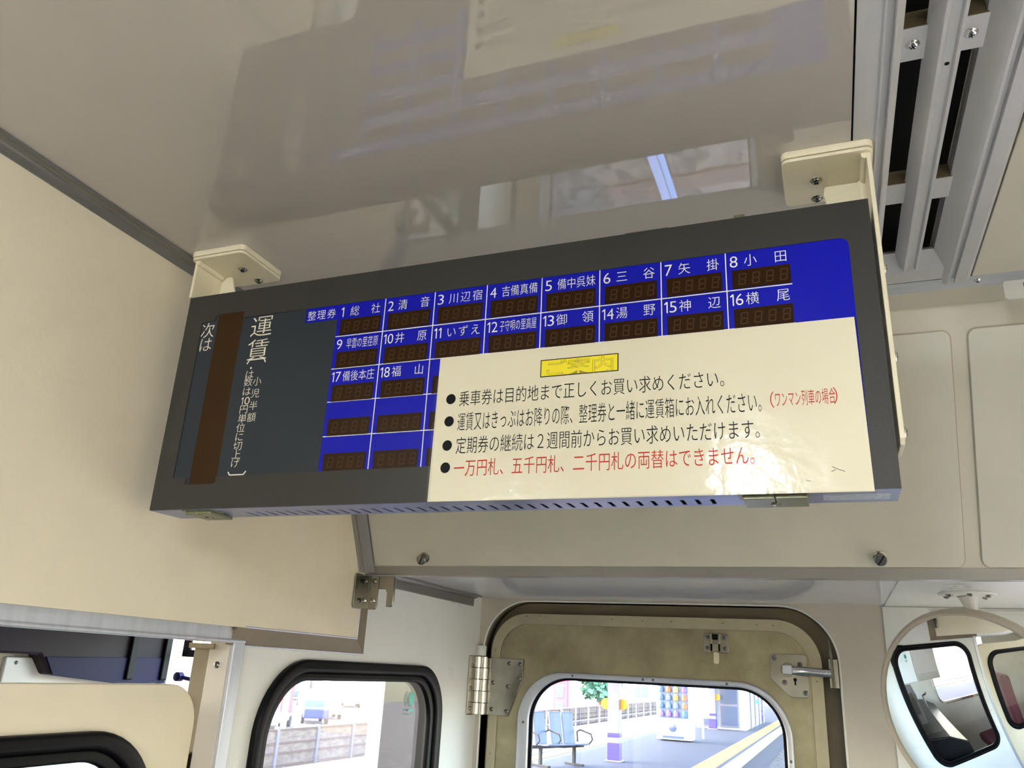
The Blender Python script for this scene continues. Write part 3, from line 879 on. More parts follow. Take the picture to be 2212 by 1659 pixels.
for r_, (rt, dv) in enumerate(rows):
    for c_ in range(8):
        u0 = 256.3 + 70.85 * c_ + 6.0
        if c_ >= 3 and r_ >= 3: pass
        o = link('fare_window', win_me, None, fd); o.location = F(u0, rt + dv, 0.0001)
        g = link('digits', digits_me, None, o); g.location = (0, -0.00012, 0)
def lettering(name, items, m, parent, place):
    V, Fc = glyphs(items)
    me = bpy.data.meshes.new(name)
    me.from_pydata([place(x, z) for x, z in V], [], Fc)
    me.update()
    return link(name, me, m, parent)
# station names
IT = []
def two_digits(s, u, v):
    if len(s) == 1: IT.append((s, u + (2.0 if s == '1' else 1.2), v, 4.2 if s == '1' else 8.2, 13.6, 'box'))
    else:
        IT.append((s[0], u - 0.4, v, 4.0, 13.4, 'box'))
        IT.append((s[1], u + 5.6, v, 4.0 if s[1] == '1' else 7.8, 13.4, 'box'))
names = ['総社', '清音', '川辺宿', '吉備真備', '備中呉妹', '三谷', '矢掛', '小田', '早雲の里荏原', '井原', 'いずえ', '子守唄の里高屋', '御領', '湯野', '神辺', '横尾', '備後本庄', '福山']
for i, nm in enumerate(names):
    IT = []
    r_, c_ = divmod(i, 8)
    cx = 256.3 + 70.85 * c_
    top = rows[r_][0] + 4.6
    two_digits(str(i + 1), cx + 3.0, top)
    n = len(nm)
    e = 14.6
    if n == 2: xs = [18.6, 49.8]
    elif n == 3: xs = [19.0, 35.0, 51.2]
    if n <= 3:
        for ch, x in zip(nm, xs): IT.append((ch, cx + x, top - 1.0, e * 0.98, e * 1.05, 'em'))
    else:
        wch = (65.8 - 18.8) / n
        IT.append((nm, cx + 18.8, top - 1.0, wch, e * 1.05, 'em'))
    lettering('station_name', IT, K['print'], fd, lambda x, z: F(x, z, 0.0004))
IT = []
for ch, x in zip('整理券', (208.6, 223.6, 239.2)): IT.append((ch, x, 46.0, 14.2, 15.0, 'em'))
lettering('ticket_heading', IT, K['print'], fd, lambda x, z: F(x, z, 0.0004))
IT = []
for ch, u, v, e in (('次', 29.5, 42.6, 25.5), ('は', 30.2, 64.5, 24.5)): IT.append((ch, u, v, e, e * 0.98, 'em'))
lettering('next_stop_heading', IT, K['printwarm'], fd, lambda x, z: F(x, z, 0.0006))
IT = []
for ch, u, v, w_, h_ in (('運', 116.0, 42.0, 38.5, 34), ('賃', 116.0, 76.6, 38.5, 33)): IT.append((ch, u, v, w_, h_, 'em'))
lettering('fare_heading', IT, K['printwarm'], fd, lambda x, z: F(x, z, 0.0006))
IT = []
vs_ = [('は', 123.0, 15), ('数', 134.3, 14), ('は', 147.0, 14.5), ('円', 171.8, 14.5), ('単', 184.6, 14.5), ('位', 197.4, 14.5), ('に', 209.8, 14.5), ('切', 221.9, 14.5), ('上', 233.8, 14), ('げ', 244.6, 14.5)]
for ch, v, e in vs_: IT.append((ch, 120.0, v - 1.2, 15.2, e - 1.2, 'em'))
IT.append(('・', 121.0, 112.0, 15, 15, 'em'))
IT.append(('1', 121.0, 160.8, 3.4, 10.4, 'box'))
IT.append(('0', 126.6, 160.6, 8.6, 10.6, 'box'))
lettering('rounding_note', IT, K['printwarm'], fd, lambda x, z: F(x, z, 0.0006))
IT = []
for ch, v in (('小', 132.6), ('児', 149.4), ('半', 166.4), ('額', 182.6)): IT.append((ch, 135.0, v, 14.6, 13.6, 'em'))
lettering('child_fare_note', IT, K['printwarm'], fd, lambda x, z: F(x, z, 0.0006))
b = MB()
def pl(pts, wd):
    for (a, c) in zip(pts, pts[1:]):
        A, C = F(*a, 0.0005), F(*c, 0.0005)
        d = (C - A).normalized(); nn = Vector((-d.z, 0, d.x)) * wd / 2000
        vs = [b.bm.verts.new(p) for p in (A - nn, C - nn, C + nn, A + nn)]
        b.bm.faces.new(vs)
pl([(120.6, 113.2), (124.2, 107.6), (147.4, 107.4), (151.0, 113.0)], 1.8)
b.build('bracket_mark', K['printwarm'], fd, local=True); b = MB()
pl([(118.8, 261.6), (122.2, 266.0), (143.6, 266.0), (147.0, 261.6)], 1.8)
b.build('bracket_mark', K['printwarm'], fd, local=True)
# hinged catches under the case, maker's sticker, tabs on top
def catch(u, w, lab):
    b = MB(); b.box(F(u, 0).x, F(u + w, 0).x, 0.004, 0.030, -0.0016, -0.0004)
    o = b.build('bottom_catch', K['greenmetal'], fd, 0.0004, local=True)
    b = MB(); b.box(F(u + 5, 0).x, F(u + w * 0.52, 0).x, 0.006, 0.050, -0.006, -0.0016); b.box(F(u + w * 0.53, 0).x, F(u + w - 2, 0).x, 0.006, 0.050, -0.006, -0.0016)
    b.build('lever', K['greenmetal'], o, 0.0008, local=True)
    b = MB(); b.lathe([(0, 0), (0.005, 0), (0.005, 0.002), (0, 0.003)], (F(u + w * 0.52, 0).x, 0.03, -0.006), (0, 0, -1), 14); b.build('pivot', K['steel'], o, local=True)
catch(50, 48, ''); catch(752, 68, '')
b = MB(); b.box(F(832, 0).x, F(892, 0).x, 0.018, 0.046, -0.0009, -0.0006); b.build('rating_sticker', K['sticker'], fd, local=True)
b = MB(); b.box(F(762, 0).x, F(774, 0).x, 0.010, 0.018, H_, H_ + 0.0095); b.build('top_tab', K['greenmetal'], fd, 0.001, local=True)
b = MB(); b.box(F(84, 0).x, F(94, 0).x, 0.012, 0.02, H_, H_ + 0.0075); b.build('top_tab', K['greenmetal'], fd, 0.001, local=True)
b = MB(); b.box(F(640, 0).x, F(690, 0).x, 0.001, 0.02, H_, H_ + 0.0015); b.build('top_latch', K['steel'], fd, local=True)

# ceiling brackets: ivory angle irons with pads and screws
def side_bracket(X0, sgn, label):
    """X0: side of the display; sgn +1 = on the right side"""
    t = thing('display_bracket', (X0, 0.84, CZ), label, 'bracket', 'ivory ceiling brackets holding the fare display')
    xi, xo = (X0 - sgn * 0.088, X0 + sgn * 0.0065)
    xi, xo = min(xi, xo), max(xi, xo)
    y0, y1 = 0.800, 0.894
    plate('pad', rr(xi, xo, y0, y1, 0.008), [], 0.0085, lambda p, q, d: Vector((p, q, CZ - d)), K['bracket'], t, 0.001)
    plate('top_plate', rr(xi + 0.0005, xo - 0.0005, y0 + 0.001, y1, 0.008), [], 0.0042, lambda p, q, d: Vector((p, q, CZ - 0.0092 - d)), K['bracket'], t, 0.001)
    for yy in (0.846, 0.893 if False else 0.884):
        s0 = screw(((X0 - sgn * 0.052), yy, CZ - 0.0136), (0, 0, -1), 0.0056, t, m='steel')
    return t, xi, xo
zt = CZ - 0.0134
tR, xi, xo = side_bracket(0.0755, 1, 'ivory steel bracket at the right end of the fare display, two screws in the ceiling')
# hanging side plate (runs down the display's right side)
prof = [(0.8065, zt), (0.8065, 0.225), (0.812, 0.2195), (0.855, 0.2195), (0.862, 0.225), (0.862, zt)]
b = MB(); b.prism(prof, 0.0745, 0.0790, lambda t, p, q: Vector((t, p, q)))
b.build('side_plate', K['bracket'], tR, 0.0008)
b = MB(); b.tube([(0.0735, 0.807, zt - 0.002), (0.0735, 0.86, zt - 0.002)], 0.0045, 10); b.tube([(0.0715, 0.86, zt - 0.001), (0.0715, 0.862, 0.50)], 0.004, 8); b.build('weld', K['bracket'], tR, smooth=True)
b = MB(); b.prism([(zt, 0.0745), (zt, 0.032), (zt - 0.010, 0.030), (0.500, 0.036), (0.487, 0.036), (0.487, 0.0745)], 0.862, 0.866, lambda t, p, q: Vector((q, t, p)))
b.build('gusset', K['bracket'], tR, 0.001)
for z in (0.4185, 0.318, 0.2385):
    screw((0.0792, 0.835, z), (1, 0, 0), 0.0068, tR, m='chrome')
tL, xi, xo = side_bracket(-0.8315, -1, 'ivory steel bracket at the left end of the fare display, beside the cream wall')
b = MB(); b.prism([(0.8085, zt), (0.8085, 0.487), (0.862, 0.487), (0.862, zt)], -0.8345, -0.8300, lambda t, p, q: Vector((t, p, q)))
b.build('side_plate', K['bracket'], tL, 0.0008)
b = MB(); b.tube([(-0.8285, 0.807, zt - 0.002), (-0.8285, 0.86, zt - 0.002)], 0.0045, 10); b.build('weld', K['bracket'], tL, smooth=True)
b = MB(); b.prism([(zt, -0.8315), (zt, -0.812), (zt - 0.018, -0.806), (0.515, -0.800), (0.505, -0.785), (0.487, -0.785), (0.487, -0.8315)], 0.862, 0.866, lambda t, p, q: Vector((q, t, p)))
b.build('gusset', K['bracket'], tL, 0.001)

# ================================================================== laminated notice taped to the display
nt_ = thing('laminated_notice', fd.location, 'cream laminated paper notice with black and red writing fixed over the display', 'notice')
nt_.matrix_world = Matrix.Translation(RD @ F(645, 310, -0.0025) + base) @ RD.to_4x4()
NC = F(645, 310, -0.0025)
def N(u, v, d=0.0): return F(u, v, -0.0025 - d) - NC
b = MB()
cs = [(413.8, 134.6), (874.9, 134.0), (877.0, 311.6), (411.6, 309.0)]
f_ = [b.bm.verts.new(N(u, v, 0.0)) for u, v in cs]
k_ = [b.bm.verts.new(N(u, v, -0.0004)) for u, v in cs]
b.bm.faces.new(f_); b.bm.faces.new(k_[::-1])
for i in range(4): b.bm.faces.new((f_[i], f_[(i + 1) % 4], k_[(i + 1) % 4], k_[i]))
b.build('sheet', K['paper'], nt_, local=True)
# clear film border, curled a little at the bottom
b = MB()
cols_ = [409.6 + (878.2 - 409.6) * k / 24 for k in range(25)]
def film(u0, v0, u1, v1, nseg, bend):
    rows_ = []
    for i in range(nseg + 1):
        t_ = i / nseg
        rows_.append((u0 + (u1 - u0) * t_, v0 + (v1 - v0) * t_))
    return rows_
bot = [(309.0, 0.0000), (311.5, 0.0006), (314.2, 0.0016)]
gv = [[b.bm.verts.new(N(u, v + (2.2 if u > 800 else 0) * (u - 800) / 78, 0.0004 + d + 0.0008 * math.sin(u * 0.05) * (d > 0))) for u in cols_] for v, d in bot]
for r0, r1 in zip(gv, gv[1:]):
    for i in range(24): b.bm.faces.new((r0[i], r0[i + 1], r1[i + 1], r1[i]))
le = [[b.bm.verts.new(N(u, v, 0.0004)) for v in (160, 200, 250, 309)] for u in (409.6, 414.5)]
for i in range(3): b.bm.faces.new((le[0][i], le[1][i], le[1][i + 1], le[0][i + 1]))
b.build('film_edge', K['film'], nt_, local=True, smooth=True)
PZ = 0.00025
def npl(x, z): return N(x, z, PZ)
b = MB()
for (u0, u1, v0, v1) in ((542.6, 633.4, 149.2, 170.2),):
    vs = [b.bm.verts.new(N(*p, PZ)) for p in ((u0, v0), (u1, v0), (u1, v1), (u0, v1))]; b.bm.faces.new(vs)
b.build('heading_box', K['black_ink'], nt_, local=True)
b = MB()
vs = [b.bm.verts.new(N(*p, PZ + 0.00008)) for p in ((543.7, 150.3), (632.3, 150.3), (632.3, 169.1), (543.7, 169.1))]; b.bm.faces.new(vs)
b.build('heading_field', K['yellow'], nt_, local=True)
# outlined heading letters: dark outline with a yellow core
HD = [('ご', 546.0, 150.6, 28.5, 19.4, 'em'), ('案', 573.5, 150.6, 28.5, 19.4, 'em'), ('内', 601.5, 150.6, 28.5, 19.4, 'em')]
def outline_text(items, off, m, name, z):
    V2 = []
    me_all = None
    Vs, Fs = [], []
    for text, x, zt_, w_, h_, mode in items:
        cu = bpy.data.curves.new('tmp', 'FONT'); cu.body = text; cu.resolution_u = 3; cu.offset = off
        o = bpy.data.objects.new('tmp', cu); COL.objects.link(o)
        dg = bpy.context.evaluated_depsgraph_get()
        me = bpy.data.meshes.new_from_object(o.evaluated_get(dg))
        bpy.data.objects.remove(o); bpy.data.curves.remove(cu)
        b0 = len(Vs)
        for v in me.vertices: Vs.append(N(x + v.co.x * w_ / EM, zt_ + (0.88 * EM - v.co.y) * h_ / EM, z))
        for p in me.polygons: Fs.append([b0 + i for i in p.vertices])
        bpy.data.meshes.remove(me)
    me = bpy.data.meshes.new(name); me.from_pydata(Vs, [], Fs); me.update()
    return link(name, me, m, nt_)
outline_text(HD, 0.011, K['yellowline'], 'heading_outline', PZ + 0.00014)
outline_text(HD, -0.009, K['yellow'], 'heading_letters', PZ + 0.00020)
b = MB()
for u, v in ((432.0, 187.6), (431.8, 215.0), (431.6, 244.0), (431.2, 270.2)):
    b = MB()
    vs = [b.bm.verts.new(N(u + 6.1 * math.cos(a), v + 6.3 * math.sin(a), PZ)) for a in [2 * math.pi * k / 32 for k in range(32)]]
    b.bm.faces.new(vs)
    b.build('bullet_dot', K['black_ink'], nt_, local=True)
def line(text, u0, u1, v0, v1):
    n = len(text); e = (u1 - u0) / n
    hh = (v1 - v0)
    return (text, u0 - 0.02 * e, v0 - 0.03 * hh, e, hh * 1.08, 'em')
L1 = '乗車券は目的地まで正しくお買い求めください。'
L2 = '運賃又はきっぷはお降りの際、整理券と一緒に運賃箱にお入れください。'
L3 = '定期券の継続は２週間前からお買い求めいただけます。'
L4 = '一万円札、五千円札、二千円札の両替はできません。'
for ln in (line(L1, 442.6, 755.0, 178.4, 197.6), line(L2, 442.6, 788.0, 205.2, 227.4), line(L3, 442.6, 787.0, 234.4, 254.6)):
    lettering('writing_line', [ln], K['black_ink'], nt_, npl)
lettering('writing_line', [line(L4, 441.8, 781.0, 261.2, 281.0)], K['red_ink'], nt_, npl)['label'] = 'red writing'
lettering('writing_line', [('（', 779.0, 206.2, 15.0, 18.6, 'em'), ('ワンマン列車の場合', 793.6, 206.6, 6.35, 17.8, 'em'), ('）', 848.0, 206.2, 15.0, 18.6, 'em')], K['red_ink'], nt_, npl)['label'] = 'red writing in brackets'
b = MB()
def scratch(pts, wd):
    for (a, c) in zip(pts, pts[1:]):
        A, C = N(*a, PZ), N(*c, PZ)
        d = (C - A).normalized(); nn = Vector((-d.z, 0, d.x)) * wd / 2000
        b.bm.faces.new([b.bm.verts.new(p) for p in (A - nn, C - nn, C + nn, A + nn)])
scratch([(842, 286.6), (849, 290.2), (853, 291.6)], 0.5); scratch([(841, 291.4), (845, 289.5)], 0.5); scratch([(818, 299), (822, 300)], 0.4)
tag(b.build('scuff_marks', K['black_ink'], nt_, local=True), kind='stuff')

# ================================================================== convex mirror
mc = Vector((0.2280, 1.760, -0.042))
mn = Vector((-0.60, -0.80, -0.24)).normalized()
mr = thing('convex_mirror', (0.247, 1.777, SZ), 'round convex driver mirror in a beige rim hanging from the soffit, lower right', 'mirror')
mu = Vector((0, 0, 1)); mu = (mu - mn * mu.dot(mn)).normalized(); mv = mn.cross(mu)
RA, RB = 0.182, 0.182
def mirr(name, prof, m, n=56, thick=None):
    b = MB(); rings = []
    for r, h in prof:
        if r == 0: rings.append([b.bm.verts.new(mc + mn * h)])
        else: rings.append([b.bm.verts.new(mc + mn * h + mv * (r * RA * math.cos(a)) + mu * (r * RB * math.sin(a))) for a in [2 * math.pi * k / n for k in range(n)]])
    for A, B_ in zip(rings, rings[1:]):
        for k in range(n):
            if len(A) == 1: b.bm.faces.new((A[0], B_[(k + 1) % n], B_[k]))
            elif len(B_) == 1: b.bm.faces.new((A[k], A[(k + 1) % n], B_[0]))
            else: b.bm.faces.new((A[k], A[(k + 1) % n], B_[(k + 1) % n], B_[k]))
    return b.build(name, m, mr, smooth=True)
cr = 0.85
dome = [(0, 0.0)] + [(k / 14, -(cr - math.sqrt(cr * cr - (k / 14 * RA) ** 2))) for k in range(1, 15)]
gl_ = mirr('glass', dome, K['mirror'])
hE = dome[-1][1]
mirr('rim', [(0.992, hE - 0.001), (0.996, hE + 0.003), (1.02, hE + 0.005), (1.045, hE + 0.002), (1.060, hE - 0.006), (1.05, hE - 0.016), (0.9, hE - 0.026), (0, hE - 0.03)], K['mirrorrim'])
b = MB(); b.tube([(0.249, 1.779, SZ - 0.006), (0.253, 1.782, SZ - 0.03), (0.256, 1.815, 0.06), (0.240, 1.815, -0.02)], [0.019, 0.011, 0.011, 0.011], 16); b.build('arm', K['white'], mr, smooth=True)
b = MB(); b.lathe([(0, -0.002), (0.049, -0.002), (0.050, 0.0), (0.049, 0.003), (0.02, 0.0045), (0, 0.0045)], (0.248, 1.777, SZ - 0.004), (0, 0, -1), 36); b.build('flange', K['white'], mr, smooth=True)
for k in range(6):
    a = math.radians(30 + 60 * k)
    screw((0.248 + 0.038 * math.cos(a), 1.777 + 0.038 * math.sin(a), SZ - 0.0075), (0, 0, -1), 0.0058, mr, 'bolt', m='steel')

# small plate with dark print at the right edge
pl_ = thing('number_plate', (0.33, 1.188, 0.54), 'pale rounded plate with a dark blue stroke at the right edge below the ceiling', 'plate')
plate('plate', rr(0.2630, 0.40, 0.5235, 0.5525, 0.006), [], 0.004, onY(1.186), K['plate'], pl_, 0.001)
b = MB(); b.box(0.2882, 0.2925, 1.1855, 1.186, 0.5300, 0.5465); b.box(0.296, 0.36, 1.1855, 1.186, 0.5300, 0.5335); b.build('printed_mark', K['blueplate'], pl_)

# ================================================================== driver's compartment, left
b = MB()
b.box(XL2 - 0.04, XL2, -0.42, 2.10, FZ, CZ)                                  # outer side wall, window cut below by pieces
b.bm.free()
sw = plate('wall_outer_left', [(-6.2, FZ), (2.098, FZ), (2.098, CZ + 0.02), (-6.2, CZ + 0.02)], [rr(0.42, 1.34, -0.80, 0.22, 0.09), rr(-2.2, -1.0, -0.75, 0.1, 0.06), rr(-4.0, -2.8, -0.75, 0.1, 0.06), rr(-5.8, -4.6, -0.75, 0.1, 0.06)], 0.04, onX(XL2), K['offwhite'])
tag(sw, **SK)
plate('window_3', rr(0.395, 1.365, -0.825, 0.245, 0.11), [rr(0.43, 1.33, -0.79, 0.21, 0.085)], 0.008, lambda p, q, d: Vector((XL2 + 0.008 - d, p, q)), K['chrome'], None, 0.002)
tag(bpy.data.objects['window_3'], **SK)
b = MB()
ew = plate('wall_end_left', [(XL2 - 0.04, FZ), (XW - 0.02, FZ), (XW - 0.02, CZ), (XL2 - 0.04, CZ)], [[(XL2 + 0.001, -0.62), (-1.17, -0.62), (-1.17, 0.10), (XL2 + 0.001, 0.10)]], 0.04, onY(DY + 0.01), K['cabdark'])
tag(ew, **SK)
plate('pane', [(XL2 + 0.001, -0.62), (-1.17, -0.62), (-1.17, 0.10), (XL2 + 0.001, 0.10)], [], 0.005, onY(DY + 0.03), K['glass'], ew)
b = MB(); b.box(XL2, XW - 0.02, -0.46, -0.42, FZ, CZ); tag(b.build('wall_cab_rear', K['cream']), **SK)
ds = thing('cab_desk', (-1.45, 1.85, FZ), 'dark control desk under the cab windscreen, seen only in the convex mirror', 'desk')
b = MB(); b.prism([(1.45, FZ), (1.45, -0.78), (1.60, -0.70), (2.05, -0.64), (2.09, -0.64), (2.09, FZ)], XL2 + 0.02, -0.98, lambda t, p, q: Vector((t, p, q))); b.build('console', K['rubber'], ds, 0.01)
b = MB(); b.box(-1.60, -1.25, 1.72, 1.86, -0.68, -0.42); b.build('instrument_box', K['cabdark'], ds, 0.01)
b = MB(); b.tube([(-1.7, 1.6, -0.72), (-1.7, 1.6, -0.58), (-1.62, 1.56, -0.54)], 0.014, 10); b.build('brake_handle', K['chrome'], ds, smooth=True)
ec = thing('equipment_cabinet', (-1.04, 1.94, FZ), 'tall dark equipment cabinet in the cab corner behind the partition window', 'cabinet')
b = MB(); b.box(-1.13, -0.95, 1.80, 2.09, -0.62, -0.32); b.box(-1.12, -0.96, 1.76, 1.80, -0.48, -0.36); b.build('body', K['rubber'], ec, 0.01)
cs0 = thing('driver_chair', (-1.40, 0.95, FZ), 'maroon driver seat in the cab, seen only in the convex mirror', 'chair')
b = MB(); b.box(-1.62, -1.18, 0.62, 0.74, -1.10, -0.40); b.build('backrest', K['seat'], cs0, 0.05)
b = MB(); b.box(-1.64, -1.16, 0.66, 1.10, -1.22, -1.10); b.build('cushion', K['seat'], cs0, 0.04)
b = MB(); b.lathe([(0, FZ), (0.2, FZ), (0.18, FZ + 0.03), (0.05, FZ + 0.06), (0.05, -1.22), (0, -1.22)], (-1.4, 0.9, 0), (0, 0, 1), 20); b.build('pedestal', K['alu_dull'], cs0, smooth=True)
# wiper arm outside the cab windscreen
wp = thing('wiper_arm', (-1.87, 2.16, 0.0), 'black right-angled wiper bracket outside the cab windscreen, far left', 'wiper')
b = MB(); b.box(-1.945, -1.915, 2.15, 2.16, -0.006, 0.09); b.box(-1.945, -1.84, 2.15, 2.16, -0.008, 0.014); b.build('arm', K['rubber'], wp, 0.003)
b = MB(); b.tube([(-1.94, 2.15, -0.068), (-1.84, 2.15, -0.080)], 0.006, 8); b.lathe([(0, 0), (0.014, 0), (0.014, 0.02), (0, 0.02)], (-1.94, 2.16, -0.068), (0, -1, 0), 12); b.build('pivot', K['navy'], wp, smooth=True)
# dark equipment hood on the cab side
hd = thing('cab_hood', (-1.86, 1.8, -0.07), 'dark plum equipment hood with two black straps high on the cab side wall', 'hood')
hp = [(1.30, 0.17), (2.075, 0.17), (2.075, -0.084), (1.90, -0.088), (1.665, -0.068), (1.625, -0.020), (1.30, -0.020)]
b = MB(); b.prism(hp, XL2 + 0.001, XL2 + 0.05, lambda t, p, q: Vector((t, p, q))); b.build('body', K['plum'], hd, 0.006)
b = MB(); b.prism([(1.64, -0.024), (2.077, -0.014), (2.077, -0.086), (1.90, -0.090), (1.672, -0.069)], XL2 + 0.05, XL2 + 0.054, lambda t, p, q: Vector((t, p, q))); b.build('lower_band', K['navy'], hd, 0.001)
for y in (1.915, 2.050):
    b = MB(); b.box(XL2 + 0.05, XL2 + 0.062, y, y + 0.026, -0.078, 0.17); b.build('strap', K['rubber'], hd, 0.003)
wp2 = thing('cab_wall_panel', (XL2, 1.5, -0.1), 'white riveted panel below the dark hood on the cab side wall', 'panel')
b = MB(); b.box(XL2, XL2 + 0.012, 1.56, 2.05, -0.5, -0.028); b.build('panel', K['white'], wp2, 0.003)
b = MB(); b.box(XL2, XL2 + 0.010, 1.2, 1.54, -0.5, -0.028); b.build('panel', K['trimgrey'], wp2, 0.003)
for y in (1.53, 1.59): screw((XL2 + 0.0125, y, -0.042), (1, 0, 0), 0.004, wp2, 'rivet', m='steel')

# ================================================================== saloon behind the camera
rw = plate('wall_right', [(-6.2, FZ), (2.14, FZ), (2.14, CZ + 0.02), (-6.2, CZ + 0.02)], [rr(0.75, 1.5, -0.6, 0.05, 0.08), rr(-2.5, -1.4, -0.75, 0.1, 0.06), rr(-4.0, -2.8, -0.75, 0.1, 0.06), rr(-5.8, -4.6, -0.75, 0.1, 0.06)], 0.04, onX(XR, 1), K['cream'])
tag(rw, **SK)
b = MB(); b.box(XL2, XR, -6.24, -6.2, FZ, CZ); tag(b.build('wall_rear', K['cream']), **SK)

# two rows of fluorescent fittings whose diffusers are the saloon's own light
K['lampglow'] = mat('lamp_diffuser', (255, 255, 255), 0.4, emit=(238, 244, 255), estr=84.0)
for xx, y0_, y1_, lb in ((-0.20, -1.92, -0.48, 'long ceiling lamp nearer the air grille, behind the camera'), (-1.42, -2.52, -1.08, 'long ceiling lamp on the left of the saloon, behind the camera')):
    t = thing('ceiling_lamp', (xx, (y0_ + y1_) / 2, CZ), lb, 'lamp', 'saloon ceiling lamps')
    b = MB(); b.box(xx - 0.11, xx + 0.11, y0_, y1_, 0.540, CZ - 0.0005); b.build('housing', K['white'], t, 0.003)
    b = MB(); b.box(xx - 0.032, xx + 0.032, y0_ + 0.04, y1_ - 0.04, 0.462, 0.540); b.build('diffuser', K['lampglow'], t, 0.012)

# ================================================================== OUTSIDE
PZ0, GZ, LZ = -1.75, -2.67, -3.9
b = MB(); b.box(-13.2, 30, -30, 220, GZ - 0.3, GZ); tag(b.build('ground_ballast', K['ballast']), **SK)
b = MB(); b.box(-160, -13.2, -40, 320, LZ - 0.3, LZ); tag(b.build('ground_lot', K['asphaltlot']), **SK)
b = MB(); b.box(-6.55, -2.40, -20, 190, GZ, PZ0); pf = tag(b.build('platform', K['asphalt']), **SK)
b = MB(); b.box(-2.44, -2.30, -20, 190, PZ0 - 0.18, PZ0 + 0.012); b.build('coping', K['concrete'], pf)
b = MB(); b.box(-6.62, -6.50, -20, 190, PZ0 - 0.18, PZ0 + 0.012); b.build('coping', K['concrete'], pf)
b = MB(); b.box(-3.0, -2.56, -20, 190, PZ0, PZ0 + 0.008); b.build('tactile_strip', K['tactile'], pf)
b = MB(); b.box(-6.38, -6.06, -20, 190, PZ0, PZ0 + 0.008); b.build('tactile_strip', K['tactile'], pf)
b = MB(); b.box(-7.9, -6.75, 5, 190, GZ, GZ + 0.28); tag(b.build('cable_trough', K['concrete']), **SK)
for xr, rlab in ((-0.974, 'left rail of the track ahead of the train'), (0.093, 'right rail of the track ahead of the train'), (-9.3, 'rusty rail of the far track, on the side away from the platform'), (-8.23, 'rusty rail of the far track, next to the platform')):
    b = MB(); b.prism([(xr - 0.06, GZ + 0.031), (xr + 0.06, GZ + 0.031), (xr + 0.012, GZ + 0.05), (xr + 0.012, GZ + 0.11), (xr + 0.033, GZ + 0.115), (xr + 0.033, GZ + 0.15), (xr - 0.033, GZ + 0.15), (xr - 0.033, GZ + 0.115), (xr - 0.012, GZ + 0.11), (xr - 0.012, GZ + 0.05)], 2.0, 190, sweepY)
    tag(b.build('rail', K['railtop'] if xr > -2 else K['rust']), rlab, 'rail', 'running rails')
b = MB()
for k in range(110):
    y = 3 + k * 0.62
    b.box(-1.44, 0.56, y, y + 0.2, GZ, GZ + 0.03); b.box(-9.77, -7.77, y, y + 0.2, GZ, GZ + 0.03)
tag(b.build('sleepers', K['fencebrown']), 'concrete sleepers under both tracks', 'sleepers', kind='stuff')
b = MB(); b.box(-6.5, -2.35, -12, 120, 1.75, 1.9); cn = tag(b.build('canopy', K['paleiron']), 'pale roof over the station platform', 'canopy', kind='structure')

def pillar(x, y, s, label, yaw=0):
    t = thing('platform_pillar', (x, y, PZ0), label, 'pillar', 'purple-banded platform pillars')
    h = s / 2
    def bx(name, z0, z1, m, g=0.0):
        b = MB(); b.box(-h - g, h + g, -h - g, h + g, z0, z1); b.build(name, m, t, 0.008, local=True)
    bx('foot', 0, 0.03, K['paleiron'], 0.05)
    bx('purple_band', 0.03, 0.37, K['purple'], 0.004); bx('white_band', 0.37, 0.49, K['paleiron'], 0.003); bx('purple_band', 0.49, 0.57, K['purple'], 0.004); bx('shaft', 0.57, 3.5, K['paleiron'])
    for sx in (-1, 1):
        b = MB(); b.lathe([(0, 0), (0.115, 0), (0.115, 0.05), (0, 0.05)], (sx * (h + 0.06), 0.0, 1.17), (0, -1, 0), 16); b.build('yellow_disc', K['orange'], t, local=True)
    return t
pillar(-4.66, 18.9, 0.26, 'nearest platform pillar, purple foot bands and two yellow plates')
pillar(-4.62, 34.7, 0.28, 'second platform pillar, standing in front of the dark glazed doors')
pillar(-3.50, 43.0, 0.24, 'third platform pillar, thin, by the far corner of the waiting room')
pillar(-3.75, 60.0, 0.30, 'farthest platform pillar, purple foot just inside the right edge of the door window')

# vending machine
vm = thing('vending_machine', (-4.68, 26.4, PZ0), 'white drinks vending machine with rows of samples on the platform', 'vending machine')
b = MB(); b.box(-0.52, 0.52, 0, 0.75, 0.04, 1.86); b.build('cabinet', K['vendwhite'], vm, 0.02, local=True)
b = MB(); b.box(-0.46, 0.44, -0.02, 0.0, 0.65, 1.82); b.build('showcase', K['vendwin'], vm, 0.006, local=True)
cs_ = [(220, 140, 60), (90, 110, 160), (230, 70, 80), (60, 130, 200), (200, 90, 60), (110, 80, 140), (210, 170, 90), (60, 90, 130)]
cm = [mat('drink_%d' % i, c, 0.4) for i, c in enumerate(cs_)]
dm = []
for m_ in cm:
    b = MB(); b.lathe([(0, 0), (0.05, 0), (0.055, 0.02), (0.055, 0.10), (0.03, 0.14), (0.03, 0.155), (0, 0.155)], (0, 0, 0), (0, 0, 1), 10)
    bmesh.ops.recalc_face_normals(b.bm, faces=b.bm.faces)
    me = bpy.data.meshes.new('drink_sample'); b.bm.to_mesh(me); b.bm.free(); me.materials.append(m_); dm.append(me)
for r_ in range(5):
    for c_ in range(4):
        o = link('drink_sample', random.choice(dm), None, vm); o.location = (-0.36 + c_ * 0.225 + (0.03 if c_ == 3 else 0), -0.08, 0.69 + r_ * 0.232); o.scale = (1.45, 1.0, 1.15)
b = MB(); b.lathe([(0, 0), (0.115, 0), (0.11, 0.02), (0, 0.035)], (-0.03, -0.0, 0.37), (0, -1, 0), 28); b.build('round_emblem', K['darkglass'], vm, local=True, smooth=True)
